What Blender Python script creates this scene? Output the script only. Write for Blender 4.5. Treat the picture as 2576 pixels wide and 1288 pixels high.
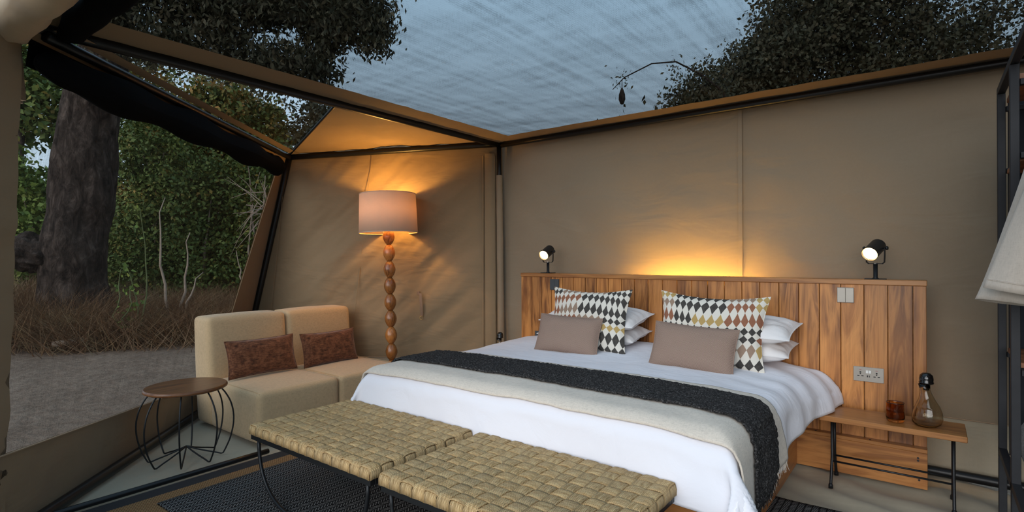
import bpy, bmesh, math, random
import numpy as np
from mathutils import Vector, Matrix, noise
for o in list(bpy.data.objects): bpy.data.objects.remove(o, do_unlink=True)
scene = bpy.context.scene
COL = scene.collection
PI = math.pi
rnd = random.Random(7)
# ------------------------------------------------------------------ camera
YAW, PITCH, ROLL, FPX = .6548, .0008, -.0035, 1369.2
cam_d = bpy.data.cameras.new('camera'); cam_d.sensor_width = 36; cam_d.lens = FPX / 2576 * 36
cam_d.clip_start = .05; cam_d.clip_end = 400
cam = bpy.data.objects.new('camera', cam_d); COL.objects.link(cam)
Fv = Vector((-math.sin(YAW) * math.cos(PITCH), math.cos(YAW) * math.cos(PITCH), math.sin(PITCH)))
R0 = Vector((math.cos(YAW), math.sin(YAW), 0)); U0 = R0.cross(Fv)
Rv = R0 * math.cos(ROLL) + U0 * math.sin(ROLL); Uv = -R0 * math.sin(ROLL) + U0 * math.cos(ROLL)
M = Matrix((Rv, Uv, -Fv)).transposed().to_4x4(); M.translation = Vector((0, 0, 1.4))
cam.matrix_world = M; scene.camera = cam
# ------------------------------------------------------------------ world, sun, exposure
world = bpy.data.worlds.new('world'); scene.world = world; world.use_nodes = True
wn = world.node_tree; wn.nodes.clear()
wo = wn.nodes.new('ShaderNodeOutputWorld'); bg = wn.nodes.new('ShaderNodeBackground')
wtc = wn.nodes.new('ShaderNodeTexCoord'); wsep = wn.nodes.new('ShaderNodeSeparateXYZ')
wramp = wn.nodes.new('ShaderNodeValToRGB')
wn.links.new(wtc.outputs['Generated'], wsep.inputs[0]); wn.links.new(wsep.outputs['Z'], wramp.inputs[0])
wramp.color_ramp.elements[0].position = 0.0; wramp.color_ramp.elements[0].color = (.62, .74, .84, 1)
wramp.color_ramp.elements[1].position = .45; wramp.color_ramp.elements[1].color = (.50, .76, 1.0, 1)
wn.links.new(wramp.outputs[0], bg.inputs[0]); bg.inputs[1].default_value = 1.15
wn.links.new(bg.outputs[0], wo.inputs[0])
sun_d = bpy.data.lights.new('soft_daylight', 'SUN'); sun_d.energy = 2.15; sun_d.angle = math.radians(50); sun_d.color = (1, .955, .92)
sun = bpy.data.objects.new('soft_daylight', sun_d); COL.objects.link(sun)
sd = Vector((-.12, 1.0, -.36)).normalized()
sun.rotation_euler = sd.to_track_quat('-Z', 'Y').to_euler(); sun.location = (0, -6, 4)
vs = scene.view_settings
vs.view_transform = 'Standard'; vs.look = 'None'; vs.gamma = 1; vs.exposure = 0.0; vs.use_curve_mapping = False

# ================================================================== helpers
def V(*a): return Vector(a)
def nz(x, y, z=0.0): return noise.noise(Vector((x, y, z)))
def fbm(x, y, z=0.0, o=4): return noise.fractal(Vector((x, y, z)), 1.0, 2.0, o)
def sm(a, b, x):
    t = min(1, max(0, (x - a) / (b - a))); return t * t * (3 - 2 * t)

class MB:
    """collects geometry for ONE mesh object"""
    def __init__(s): s.v = []; s.f = []
    def add(s, vs_, fs):
        b = len(s.v); s.v += [tuple(p) for p in vs_]; s.f += [tuple(i + b for i in f) for f in fs]; return s
    def box(s, c, d, ch=.0, mat=None):
        """chamfered box centre c size d"""
        hx, hy, hz = d[0] / 2, d[1] / 2, d[2] / 2
        ch = min(ch, hx * .95, hy * .95, hz * .95)
        vs_, idx = [], {}
        if ch <= 0:
            for sx in (-1, 1):
                for sy in (-1, 1):
                    for sz in (-1, 1): vs_.append(Vector((sx * hx, sy * hy, sz * hz)))
            fs = [(0, 1, 3, 2), (4, 6, 7, 5), (0, 4, 5, 1), (2, 3, 7, 6), (0, 2, 6, 4), (1, 5, 7, 3)]
        else:
            h = (hx, hy, hz)
            for sx in (-1, 1):
                for sy in (-1, 1):
                    for sz in (-1, 1):
                        sg = (sx, sy, sz)
                        for k in range(3):
                            p = [sg[j] * (h[j] if j == k else h[j] - ch) for j in range(3)]
                            idx[sg + (k,)] = len(vs_); vs_.append(Vector(p))
            fs = []
            for k in range(3):
                a, b = (k + 1) % 3, (k + 2) % 3
                for sg in (-1, 1):
                    q = []
                    for (i, j) in ((-1, -1), (1, -1), (1, 1), (-1, 1)):
                        t = [0, 0, 0]; t[k] = sg; t[a] = i; t[b] = j; q.append(idx[tuple(t) + (k,)])
                    fs.append(tuple(q) if sg > 0 else tuple(q[::-1]))
            for k in range(3):
                a, b = (k + 1) % 3, (k + 2) % 3
                for sa in (-1, 1):
                    for sb in (-1, 1):
                        t0 = [0, 0, 0]; t0[k] = -1; t0[a] = sa; t0[b] = sb
                        t1 = list(t0); t1[k] = 1
                        q = [idx[tuple(t0) + (a,)], idx[tuple(t1) + (a,)], idx[tuple(t1) + (b,)], idx[tuple(t0) + (b,)]]
                        fs.append(tuple(q) if sa * sb < 0 else tuple(q[::-1]))
            for sx in (-1, 1):
                for sy in (-1, 1):
                    for sz in (-1, 1):
                        q = [idx[(sx, sy, sz, k)] for k in range(3)]
                        fs.append(tuple(q) if sx * sy * sz > 0 else tuple(q[::-1]))
        cc = Vector(c)
        vs_ = [(mat @ p if mat else p) + cc for p in vs_]
        return s.add(vs_, fs)
    def tube(s, pts, r, n=8, closed=False, cap=True):
        pts = [Vector(p) for p in pts]; m = len(pts)
        rs = r if isinstance(r, (list, tuple)) else [r] * m
        rings = []; up = None
        for i in range(m):
            a = pts[(i - 1) % m] if (closed or i > 0) else pts[i]
            b = pts[(i + 1) % m] if (closed or i < m - 1) else pts[i]
            t = (b - a)
            t = t.normalized() if t.length > 1e-9 else Vector((0, 0, 1))
            if up is None: up = Vector((0, 0, 1)) if abs(t.z) < .9 else Vector((1, 0, 0))
            e1 = t.cross(up)
            e1 = e1.normalized() if e1.length > 1e-6 else t.orthogonal().normalized()
            e2 = e1.cross(t).normalized(); up = e2
            rings.append([pts[i] + (e1 * math.cos(2 * PI * k / n) + e2 * math.sin(2 * PI * k / n)) * rs[i] for k in range(n)])
        vs_ = [p for q in rings for p in q]; fs = []
        for i in range(m if closed else m - 1):
            j = (i + 1) % m
            for k in range(n):
                l = (k + 1) % n; fs.append((i * n + k, i * n + l, j * n + l, j * n + k))
        if cap and not closed:
            fs.append(tuple(range(n))[::-1]); fs.append(tuple((m - 1) * n + k for k in range(n)))
        return s.add(vs_, fs)
    def lathe(s, prof, n=24, o=(0, 0, 0), cap=True):
        """profile list of (radius, z) about the Z axis"""
        vs_, fs = [], []; o = Vector(o); m = len(prof)
        for r, z in prof:
            for k in range(n):
                a = 2 * PI * k / n; vs_.append(o + Vector((r * math.cos(a), r * math.sin(a), z)))
        for i in range(m - 1):
            for k in range(n):
                l = (k + 1) % n; fs.append((i * n + k, i * n + l, (i + 1) * n + l, (i + 1) * n + k))
        if cap:
            if prof[0][0] > 1e-5: fs.append(tuple(range(n))[::-1])
            if prof[-1][0] > 1e-5: fs.append(tuple((m - 1) * n + k for k in range(n)))
        return s.add(vs_, fs)
    def grid(s, fn, nu, nv, flip=False, wrap_u=False):
        vs_ = [fn(i / nu, j / nv) for j in range(nv + 1) for i in range(nu + 1)]
        fs = []
        for j in range(nv):
            for i in range(nu):
                a = j * (nu + 1) + i; q = (a, a + 1, a + nu + 2, a + nu + 1); fs.append(q[::-1] if flip else q)
        return s.add(vs_, fs)
    def build(s, name, mat, parent=None, smooth=False, loc=None, rot=None):
        me = bpy.data.meshes.new(name); me.from_pydata(s.v, [], s.f); me.update()
        if smooth:
            me.polygons.foreach_set('use_smooth', [True] * len(me.polygons))
            if smooth == 'auto':
                try: me.set_sharp_from_angle(angle=math.radians(38))
                except Exception: pass
        me.materials.append(mat)
        o = bpy.data.objects.new(name, me); COL.objects.link(o)
        if parent: o.parent = parent
        if loc is not None: o.location = loc
        if rot is not None: o.rotation_euler = rot
        return o

def tag(o, label=None, cat=None, group=None, kind=None):
    if label: o['label'] = label
    if cat: o['category'] = cat
    if group: o['group'] = group
    if kind: o['kind'] = kind
    return o
def thing(name, label, cat, loc=(0, 0, 0), rotz=0, group=None):
    o = bpy.data.objects.new(name, None); o.empty_display_size = .1; COL.objects.link(o)
    o.location = loc; o.rotation_euler = (0, 0, rotz); return tag(o, label, cat, group)
def struct(o, label=None): return tag(o, label, kind='structure')
def solid(o, t, off=-1):
    m = o.modifiers.new('thickness', 'SOLIDIFY'); m.thickness = t; m.offset = off; return o
def subsurf(o, n=1):
    m = o.modifiers.new('smooth', 'SUBSURF'); m.levels = n; m.render_levels = n; return o
def bevel_mod(o, w, seg=2):
    m = o.modifiers.new('bevel', 'BEVEL'); m.width = w; m.segments = seg; m.limit_method = 'ANGLE'; return o

# ================================================================== materials
class NT:
    def __init__(s, name):
        s.m = bpy.data.materials.new(name); s.m.use_nodes = True; s.t = s.m.node_tree
        s.b = s.t.nodes['Principled BSDF']; s.out = s.t.nodes['Material Output']
    def n(s, typ, **kw):
        nd = s.t.nodes.new(typ)
        for k, v in kw.items(): setattr(nd, k, v)
        return nd
    def l(s, a, b): s.t.links.new(a, b)
    def val(s, sock, v):
        if hasattr(v, 'is_output') or isinstance(v, bpy.types.NodeSocket): s.l(v, sock)
        else: sock.default_value = v
    def math(s, op, a, b=None, c=None):
        nd = s.n('ShaderNodeMath', operation=op); s.val(nd.inputs[0], a)
        if b is not None: s.val(nd.inputs[1], b)
        if c is not None: s.val(nd.inputs[2], c)
        return nd.outputs[0]
    def obj(s): return s.n('ShaderNodeTexCoord').outputs['Object']
    def mapping(s, vec, scale=(1, 1, 1), rot=(0, 0, 0), loc=(0, 0, 0)):
        nd = s.n('ShaderNodeMapping'); s.l(vec, nd.inputs[0]); nd.inputs['Scale'].default_value = scale
        nd.inputs['Rotation'].default_value = rot; nd.inputs['Location'].default_value = loc; return nd.outputs[0]
    def noise(s, vec, scale, detail=4, rough=.55, dist=0.0):
        nd = s.n('ShaderNodeTexNoise'); s.l(vec, nd.inputs['Vector']); nd.inputs['Scale'].default_value = scale
        nd.inputs['Detail'].default_value = detail; nd.inputs['Roughness'].default_value = rough; nd.inputs['Distortion'].default_value = dist
        return nd.outputs['Fac']
    def ramp(s, fac, stops):
        nd = s.n('ShaderNodeValToRGB'); s.l(fac, nd.inputs[0]); e = nd.color_ramp.elements
        while len(e) < len(stops): e.new(.5)
        for k, (p, c) in enumerate(stops):
            e[k].position = p; e[k].color = (c, c, c, 1) if isinstance(c, (int, float)) else (*c, 1)
        return nd.outputs[0]
    def mix(s, fac, a, b, mode='MIX'):
        nd = s.n('ShaderNodeMix', data_type='RGBA', blend_type=mode)
        s.val(nd.inputs[0], fac)
        for sock, v in ((nd.inputs[6], a), (nd.inputs[7], b)):
            if isinstance(v, bpy.types.NodeSocket): s.l(v, sock)
            else: sock.default_value = (*v, 1)
        return nd.outputs[2]
    def sep(s, vec):
        nd = s.n('ShaderNodeSeparateXYZ'); s.l(vec, nd.inputs[0]); return nd.outputs
    def comb(s, x, y, z):
        nd = s.n('ShaderNodeCombineXYZ'); s.val(nd.inputs[0], x); s.val(nd.inputs[1], y); s.val(nd.inputs[2], z); return nd.outputs[0]
    def bump(s, h, strength=.3, dist=.01, nrm=None):
        nd = s.n('ShaderNodeBump'); s.l(h, nd.inputs['Height']); nd.inputs['Strength'].default_value = strength
        nd.inputs['Distance'].default_value = dist
        if nrm is not None: s.l(nrm, nd.inputs['Normal'])
        s.l(nd.outputs[0], s.b.inputs['Normal']); return nd.outputs[0]
    def color(s, c):
        if isinstance(c, bpy.types.NodeSocket): s.l(c, s.b.inputs['Base Color'])
        else: s.b.inputs['Base Color'].default_value = (*c, 1)
    def set(s, rough=.6, metal=0.0, spec=.5, **kw):
        s.b.inputs['Roughness'].default_value = rough; s.b.inputs['Metallic'].default_value = metal
        s.b.inputs['Specular IOR Level'].default_value = spec
        for k, v in kw.items(): s.b.inputs[k.replace('_', ' ')].default_value = v
        return s
    def rand(s): return s.n('ShaderNodeObjectInfo').outputs['Random']

def mat_plain(name, c, rough=.5, metal=0.0, spec=.5, var=.12, nscale=25, bump=.05):
    t = NT(name); p = t.obj(); n = t.noise(p, nscale, 5)
    t.color(t.mix(n, [x * (1 - var) for x in c], [min(1, x * (1 + var)) for x in c])); t.set(rough, metal, spec)
    if bump: t.bump(t.noise(p, nscale * 4, 3), bump, .003)
    return t.m

def weave_h(t, p, sc, axes='xy'):
    o = t.sep(p); i = {'x': 0, 'y': 1, 'z': 2}
    a = t.math('SINE', t.math('MULTIPLY', o[i[axes[0]]], sc)); b = t.math('SINE', t.math('MULTIPLY', o[i[axes[1]]], sc))
    return t.math('MULTIPLY', a, b)

def mat_canvas(name, c, var=.1, bump=.35, rot=.6, axes='xz'):
    t = NT(name); p = t.obj()
    big = t.noise(p, 1.3, 4, .5, .3); fine = t.noise(p, 60, 3)
    c1 = t.mix(big, [x * (1 - var) for x in c], [min(1, x * (1 + var)) for x in c])
    t.color(t.mix(.12, c1, t.mix(fine, [x * .6 for x in c], [min(1, x * 1.3) for x in c])))
    wr = t.noise(t.mapping(p, (1.2, 1.2, 3.0), (rot, rot * .7, 0)), 1.6, 3, .45, .5)
    h = t.math('ADD', t.math('MULTIPLY', wr, 1.0), t.math('MULTIPLY', weave_h(t, p, 1500, axes), .006))
    t.bump(h, bump, .05); t.set(.85, 0, .2, Sheen_Weight=.12)
    return t.m

def mat_wood(name, dark, mid, light, axis='z', sc=1.0, rough=.38, heart=.5, coat=.15):
    t = NT(name); p = t.obj(); r = t.rand()
    off = t.comb(t.math('MULTIPLY', r, 37.0), t.math('MULTIPLY', r, 19.0), t.math('MULTIPLY', r, 53.0))
    nd = t.n('ShaderNodeVectorMath', operation='ADD'); t.l(p, nd.inputs[0]); t.l(off, nd.inputs[1]); q = nd.outputs[0]
    st = {'x': (.09, 1, 1), 'y': (1, .09, 1), 'z': (1, 1, .09)}[axis]
    st2 = {'x': (.03, 1, 1), 'y': (1, .03, 1), 'z': (1, 1, .03)}[axis]
    g = t.noise(t.mapping(q, st), 9 * sc, 5, .6, 1.4)
    fine = t.noise(t.mapping(q, st2), 110 * sc, 3, .6)
    broad = t.noise(t.mapping(q, tuple(x * (1 if x == 1 else 3) for x in st)), 3.2 * sc, 3, .5, .8)
    base = t.ramp(g, [(.3, mid), (.5, light), (.62, [a * .85 for a in mid]), (.8, light)])
    hb = t.ramp(broad, [(.44, 0.0), (.58, 1.0)])
    lines = t.ramp(g, [(.34, 1.0), (.46, .25), (.6, .8)])
    c = t.mix(t.math('MULTIPLY', t.math('MULTIPLY', hb, lines), heart), base, dark)
    c = t.mix(t.math('MULTIPLY', t.ramp(fine, [(.45, 0.0), (.7, 1.0)]), .3), c, [a * .45 for a in mid])
    tint = t.mix(r, (.72, .68, .64), (1.14, 1.12, 1.06)); c = t.mix(1.0, c, tint, 'MULTIPLY')
    t.color(c); t.set(rough, 0, .45, Coat_Weight=coat, Coat_Roughness=.25)
    t.bump(fine, .08, .002); return t.m

def mat_emit(name, c, s):
    t = NT(name); t.color((.9, .85, .75)); t.b.inputs['Emission Color'].default_value = (*c, 1); t.b.inputs['Emission Strength'].default_value = s
    return t.m

def mat_net(name, trans, c, streak=.25, sc=1.0, axes=(0, 1), dens=0.0):
    """fine woven shade net: partly see-through, dark threads, thickness that absorbs light"""
    t = NT(name); t.t.nodes.remove(t.b); p = t.obj(); o = t.sep(p)
    q = t.comb(o[axes[0]], o[axes[1]], 0.0)
    s1 = t.noise(t.mapping(q, (1.2, 34, 1)), 4 * sc, 4, .65)
    s2 = t.noise(t.mapping(q, (46, .7, 1)), 4 * sc, 5, .72)
    s3 = t.noise(t.mapping(q, (7, .16, 1)), 2.6 * sc, 3, .6)
    s4 = t.noise(t.mapping(q, (.5, 5, 1), (0, 0, .25)), 2.0 * sc, 3, .6)
    g = t.noise(t.mapping(q, (2.2, 1, 1), (0, 0, .5)), 75, 3, .75)
    a = t.math('ADD', t.math('MULTIPLY', t.math('SUBTRACT', s1, .5), 1.0), t.math('MULTIPLY', t.math('SUBTRACT', s2, .5), 2.2))
    a = t.math('ADD', a, t.math('MULTIPLY', t.math('SUBTRACT', g, .5), 2.0))
    a = t.math('ADD', a, t.math('MULTIPLY', t.math('SUBTRACT', s3, .5), 1.6))
    a = t.math('ADD', a, t.math('MULTIPLY', t.math('SUBTRACT', s4, .5), 1.0))
    fac = t.math('ADD', t.math('MULTIPLY', a, streak), trans)
    fac = t.math('MINIMUM', t.math('MAXIMUM', fac, .05), .97)
    tr = t.n('ShaderNodeBsdfTransparent'); df = t.n('ShaderNodeBsdfDiffuse'); df.inputs[0].default_value = (*c, 1)
    mx = t.n('ShaderNodeMixShader'); t.l(fac, mx.inputs[0]); t.l(df.outputs[0], mx.inputs[1]); t.l(tr.outputs[0], mx.inputs[2])
    t.l(mx.outputs[0], t.out.inputs[0])
    if dens:
        va = t.n('ShaderNodeVolumeAbsorption'); va.inputs['Color'].default_value = (.0, .0, .0, 1); va.inputs['Density'].default_value = dens
        t.l(va.outputs[0], t.out.inputs['Volume'])
    return t.m

def mat_leaf(name, cols, rough=.6, trans=.25):
    t = NT(name); r = t.n('ShaderNodeNewGeometry').outputs['Random Per Island']
    p = t.obj(); n = t.ramp(t.noise(p, 1.9, 3, .6), [(.3, 0.0), (.7, 1.0)])
    f = t.math('ADD', t.math('MULTIPLY', r, .5), t.math('MULTIPLY', n, .55))
    k = len(cols); t.color(t.ramp(f, [(i / (k - 1) * .9 + .05, c) for i, c in enumerate(cols)]))
    t.set(rough, 0, .25); return t.m

CANVAS = mat_canvas('khaki_canvas', (.275, .212, .145))
CANVAS_B = mat_canvas('khaki_canvas_diagonal', (.275, .195, .115), .1, .5, .9)
CANVAS_D = mat_canvas('khaki_canvas_border', (.24, .165, .095), .1, .3)
CANVAS_G = mat_canvas('grey_green_groundsheet', (.40, .345, .255), .08, .35, .4, 'xy')
ROLLC = mat_canvas('pale_rolled_canvas', (.42, .31, .2), .1, .4)
SEAM = mat_plain('seam_stitching', (.36, .25, .16), .8)
BLACKPIPE = mat_plain('black_painted_steel_pipe', (.008, .008, .009), .35, 0, .4, .2, 30, .1)
BLACKCLOTH = mat_plain('black_blind_cloth', (.004, .004, .0045), .95, 0, .05)
NET_ROOF = mat_net('shade_net_roof', .93, (.062, .06, .062), .40, 1.0, (0, 1), 31.0)
NET_WALL = mat_net('insect_net_wall', .62, (.058, .046, .038), .2, 1.0, (0, 2))
NET_GABLE = mat_net('insect_net_gable', .66, (.05, .05, .05), .12)
PLANK = mat_wood('teak_plank', (.085, .024, .008), (.47, .175, .042), (.66, .285, .08), 'z', 1.0, .42, .95)
PLANKX = mat_wood('teak_board_long', (.10, .032, .011), (.40, .155, .042), (.53, .235, .07), 'x', 1.0, .4, .55)
PLANKY = mat_wood('teak_rail', (.10, .032, .011), (.34, .125, .036), (.44, .185, .058), 'y', 1.0, .42, .45)
TOPWOOD = mat_wood('round_top_wood', (.05, .016, .007), (.15, .054, .018), (.22, .086, .028), 'y', 1.2, .35, .6, .2)
BEADWOOD = mat_wood('turned_bead_wood', (.09, .025, .008), (.36, .125, .03), (.5, .2, .055), 'z', 3.0, .22, .7, .5)
BLACKIRON = mat_plain('black_iron', (.012, .013, .015), .42, .3, .5, .25, 40, .12)
SHELFIRON = mat_plain('blackened_steel', (.018, .019, .023), .5, .2, .4, .3, 14, .12)
REDWOOD = mat_wood('reddish_shelf_wood', (.08, .025, .012), (.25, .085, .035), (.36, .14, .055), 'x')
WHITE = NT('white_cotton'); _p = WHITE.obj()
WHITE.color((.82, .81, .86)); WHITE.set(.8, 0, .2, Sheen_Weight=.15)
WHITE.bump(WHITE.math('ADD', WHITE.noise(WHITE.mapping(_p, (1, 2.2, 1), (0, 0, .5)), 5, 4, .5, 1.2), WHITE.math('MULTIPLY', WHITE.noise(_p, 40, 3), .06)), .22, .03)
WHITE = WHITE.m
PILLOWW = NT('white_pillowcase'); _p = PILLOWW.obj(); PILLOWW.color((.84, .81, .8)); PILLOWW.set(.8, 0, .2)
PILLOWW.bump(PILLOWW.noise(_p, 7, 4, .5, 1.0), .3, .03); PILLOWW = PILLOWW.m

def mat_linen(name, c, sc=420, axes='yz', var=.18, bump=.25):
    t = NT(name); p = t.obj()
    s1 = t.noise(t.mapping(p, (1, 1, 12)), 45, 3, .6); s2 = t.noise(t.mapping(p, (1, 12, 1)), 45, 3, .6); s3 = t.noise(t.mapping(p, (12, 1, 1)), 45, 3, .6)
    f = t.math('MULTIPLY', t.math('ADD', t.math('ADD', s1, s2), s3), .3333)
    t.color(t.ramp(f, [(.38, [x * (1 - var * 2) for x in c]), (.5, c), (.62, [min(1, x * (1 + var)) for x in c])]))
    t.set(.9, 0, .15, Sheen_Weight=.2); t.bump(f, bump, .006); return t.m
LINEN = mat_linen('sand_linen', (.58, .405, .23), var=.09)
THROW_B = mat_linen('oatmeal_throw', (.67, .59, .5), var=.1)
ROBE = mat_linen('undyed_cotton_robe', (.56, .49, .42), var=.06)
SHADE = NT('lamp_shade_linen'); _p = SHADE.obj()
SHADE.color(SHADE.mix(SHADE.noise(SHADE.mapping(_p, (1, 1, 14)), 30, 3), (.74, .58, .46), (.84, .68, .55))); SHADE.set(.85, 0, .1)
_tl = SHADE.n('ShaderNodeBsdfTranslucent'); _tl.inputs[0].default_value = (.62, .5, .42, 1)
_mx = SHADE.n('ShaderNodeMixShader'); _mx.inputs[0].default_value = .27
SHADE.l(SHADE.b.outputs[0], _mx.inputs[1]); SHADE.l(_tl.outputs[0], _mx.inputs[2]); SHADE.l(_mx.outputs[0], SHADE.out.inputs[0]); SHADE = SHADE.m
VELVET = NT('rust_velvet'); _p = VELVET.obj()
_f = VELVET.math('ADD', VELVET.math('MULTIPLY', VELVET.noise(VELVET.mapping(_p, (1, 1, 5)), 26, 5, .7), .5), VELVET.math('MULTIPLY', VELVET.noise(VELVET.mapping(_p, (1, 5, 1)), 22, 5, .7), .5))
VELVET.color(VELVET.ramp(_f, [(.36, (.035, .013, .007)), (.48, (.125, .045, .02)), (.6, (.24, .095, .045))])); VELVET.set(.8, 0, .2, Sheen_Weight=.5, Sheen_Roughness=.4)
VELVET.bump(_f, .2, .006); VELVET = VELVET.m
BOUCLE = NT('black_boucle_throw'); _p = BOUCLE.obj(); _n = BOUCLE.noise(_p, 170, 3, .7)
BOUCLE.color(BOUCLE.ramp(BOUCLE.noise(_p, 120, 4, .75), [(.36, (.012, .012, .012)), (.54, (.055, .052, .052)), (.7, (.22, .21, .205))])); BOUCLE.set(.95, 0, .1)
BOUCLE.bump(_n, .9, .012); BOUCLE = BOUCLE.m
HERRING = NT('taupe_herringbone'); _p = HERRING.obj(); _o = HERRING.sep(_p)
_tri = HERRING.math('PINGPONG', _o[0], .012); _h = HERRING.math('SINE', HERRING.math('MULTIPLY', HERRING.math('ADD', _o[2], _tri), 900))
HERRING.color(HERRING.mix(HERRING.ramp(_h, [(.2, 0.0), (.8, 1.0)]), (.23, .15, .115), (.47, .35, .285))); HERRING.set(.9, 0, .15)
HERRING.bump(_h, .2, .003); HERRING = HERRING.m

def mat_diamonds(name, seed):
    t = NT(name); p = t.obj(); o = t.sep(p)
    x = t.math('ADD', o[0], seed); z = t.math('ADD', o[2], .5)
    # drifting columns and rows of uneven height, as in a hand-cut harlequin print
    w = t.math('MULTIPLY', t.math('SINE', t.math('MULTIPLY', x, 9.0)), .012)
    zz = t.math('ADD', t.math('ADD', z, w), t.math('MULTIPLY', t.math('SINE', t.math('MULTIPLY', z, 26.0)), .016))
    xx = t.math('ADD', x, t.math('MULTIPLY', t.math('SINE', t.math('ADD', t.math('MULTIPLY', x, 11.0), t.math('MULTIPLY', z, 7.0))), .016))
    u = t.math('DIVIDE', xx, .047); v = t.math('DIVIDE', zz, .068)
    a = t.math('FLOOR', t.math('ADD', u, v)); b = t.math('FLOOR', t.math('SUBTRACT', u, v))
    par = t.math('PINGPONG', t.math('ADD', a, b), 1.0)     # alternate rows: white or coloured
    row = t.math('SUBTRACT', a, b); colm = t.math('FLOOR', t.math('MULTIPLY', t.math('ADD', a, b), .13))
    wn_ = t.n('ShaderNodeTexWhiteNoise', noise_dimensions='2D'); t.l(t.comb(row, colm, 0.0), wn_.inputs['Vector'])
    wash = t.noise(p, 55, 4, .6)
    ch = t.ramp(wn_.outputs['Value'], [(0.0, (.018, .02, .022)), (.46, (.018, .02, .022)), (.47, (.27, .095, .045)), (.66, (.27, .095, .045)), (.67, (.46, .31, .1)), (.84, (.46, .31, .1)), (.85, (.30, .2, .14))])
    nd = [n for n in t.t.nodes if n.type == 'VALTORGB'][-1]; nd.color_ramp.interpolation = 'CONSTANT'
    ch = t.mix(t.math('MULTIPLY', wash, .14), ch, (.7, .6, .5))
    t.color(t.mix(t.math('GREATER_THAN', par, .5), (.74, .70, .62), ch)); t.set(.85, 0, .15)
    t.bump(t.noise(p, 9, 4, .5, 1.0), .2, .02); return t.m
DIAMOND_A = mat_diamonds('harlequin_print_a', 3.31); DIAMOND_B = mat_diamonds('harlequin_print_b', 7.87)

def mat_sea(name):
    t = NT(name); p = t.obj(); r = t.rand(); o = t.sep(p)
    # braided rope rows inside every flat strip (local x along the strip, y across)
    ty = t.math('PINGPONG', o[1], .0055)
    br = t.math('SINE', t.math('MULTIPLY', t.math('ADD', o[0], t.math('MULTIPLY', ty, 1.2)), 700))
    rows = t.math('SINE', t.math('MULTIPLY', o[1], 1140))
    n1 = t.noise(t.mapping(p, (8, 40, 8)), 3, 4, .6); n2 = t.noise(p, 9, 3)
    c = t.ramp(n1, [(.3, (.40, .255, .10)), (.5, (.67, .45, .225)), (.72, (.84, .63, .32))])
    c = t.mix(t.math('MULTIPLY', t.ramp(n2, [(.5, 0.0), (.75, 1.0)]), .5), c, (.45, .38, .25))
    c = t.mix(t.math('MULTIPLY', t.ramp(br, [(.1, 1.0), (.55, 0.0)]), .33), c, (.12, .07, .03))
    c = t.mix(1.0, c, t.mix(r, (.86, .86, .86), (1.1, 1.08, 1.04)), 'MULTIPLY')
    t.color(c); t.set(.8, 0, .25); t.bump(t.math('ADD', br, rows), .5, .004); return t.m
SEAGRASS = mat_sea('woven_seagrass')

RUGM = NT('black_patterned_rug'); _p = RUGM.obj(); _o = RUGM.sep(_p)
_w = .034; _u = RUGM.math('DIVIDE', _o[0], _w); _fr = RUGM.math('FRACT', _u)
_zig = RUGM.math('PINGPONG', _o[0], _w)
_l1 = RUGM.math('SINE', RUGM.math('MULTIPLY', RUGM.math('ADD', _o[1], _zig), 330)); _l2 = RUGM.math('SINE', RUGM.math('MULTIPLY', RUGM.math('SUBTRACT', _o[1], _zig), 330))
_dia = RUGM.math('MAXIMUM', _l1, RUGM.math('MULTIPLY', _l2, .7)); _band = RUGM.ramp(_fr, [(.06, 0.0), (.14, 1.0), (.86, 1.0), (.94, 0.0)])
_f = RUGM.math('MULTIPLY', RUGM.ramp(_dia, [(.55, 0.0), (.85, 1.0)]), _band)
RUGM.color(RUGM.mix(RUGM.math('MULTIPLY', _f, .85), (.008, .008, .009), (.34, .33, .32))); RUGM.set(.92, 0, .1); RUGM.bump(_dia, .5, .004); RUGM = RUGM.m
JUTE = NT('tan_jute'); _p = JUTE.obj(); _o = JUTE.sep(_p); _j = JUTE.math('SINE', JUTE.math('MULTIPLY', JUTE.math('ADD', _o[1], JUTE.math('PINGPONG', _o[0], .012)), 420))
JUTE.color(JUTE.mix(JUTE.ramp(_j, [(.1, 0.0), (.9, 1.0)]), (.2, .105, .045), (.42, .25, .12))); JUTE.set(.9, 0, .15); JUTE.bump(_j, .6, .006); JUTE = JUTE.m
PLATE = mat_plain('satin_nickel_plate', (.36, .33, .29), .38, .55, .5, .05)
PLATE_D = mat_plain('dark_slot_plastic', (.012, .01, .01), .5)
SW_WHITE = mat_plain('white_rocker', (.8, .8, .77), .35)
SW_DARK = mat_plain('dark_grey_switch', (.055, .06, .066), .45)
REDPRINT = mat_plain('red_print', (.4, .05, .06), .6)
GLASSA = NT('amber_glass'); GLASSA.color((.62, .32, .11)); GLASSA.set(.03, 0, .5, Transmission_Weight=1.0, IOR=1.45); GLASSA = GLASSA.m
GLASSS = NT('smoky_glass'); GLASSS.color((.82, .78, .68)); GLASSS.set(.03, 0, .5, Transmission_Weight=1.0, IOR=1.45); GLASSS = GLASSS.m
STOPPER = mat_plain('black_glass_stopper', (.006, .005, .005), .08, 0, .7, 0, 10, 0)
BRASS = mat_plain('brass_buckle', (.55, .36, .15), .3, 1.0)
STRAP = mat_plain('leather_strap', (.26, .16, .1), .7)
BARK = NT('rough_bark'); _p = BARK.obj(); _b = BARK.noise(BARK.mapping(_p, (1, 1, .45)), 7, 7, .7, .6)
BARK.color(BARK.ramp(_b, [(.34, (.016, .012, .010)), (.52, (.06, .044, .036)), (.7, (.16, .12, .098))])); BARK.set(.95, 0, .1); BARK.bump(_b, 1.0, .12); BARK = BARK.m
TWIG = mat_plain('pale_twig', (.34, .26, .2), .9, 0, .1, .3, 10, .3)
STEMG = mat_plain('green_stem', (.12, .14, .05), .8)
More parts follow.
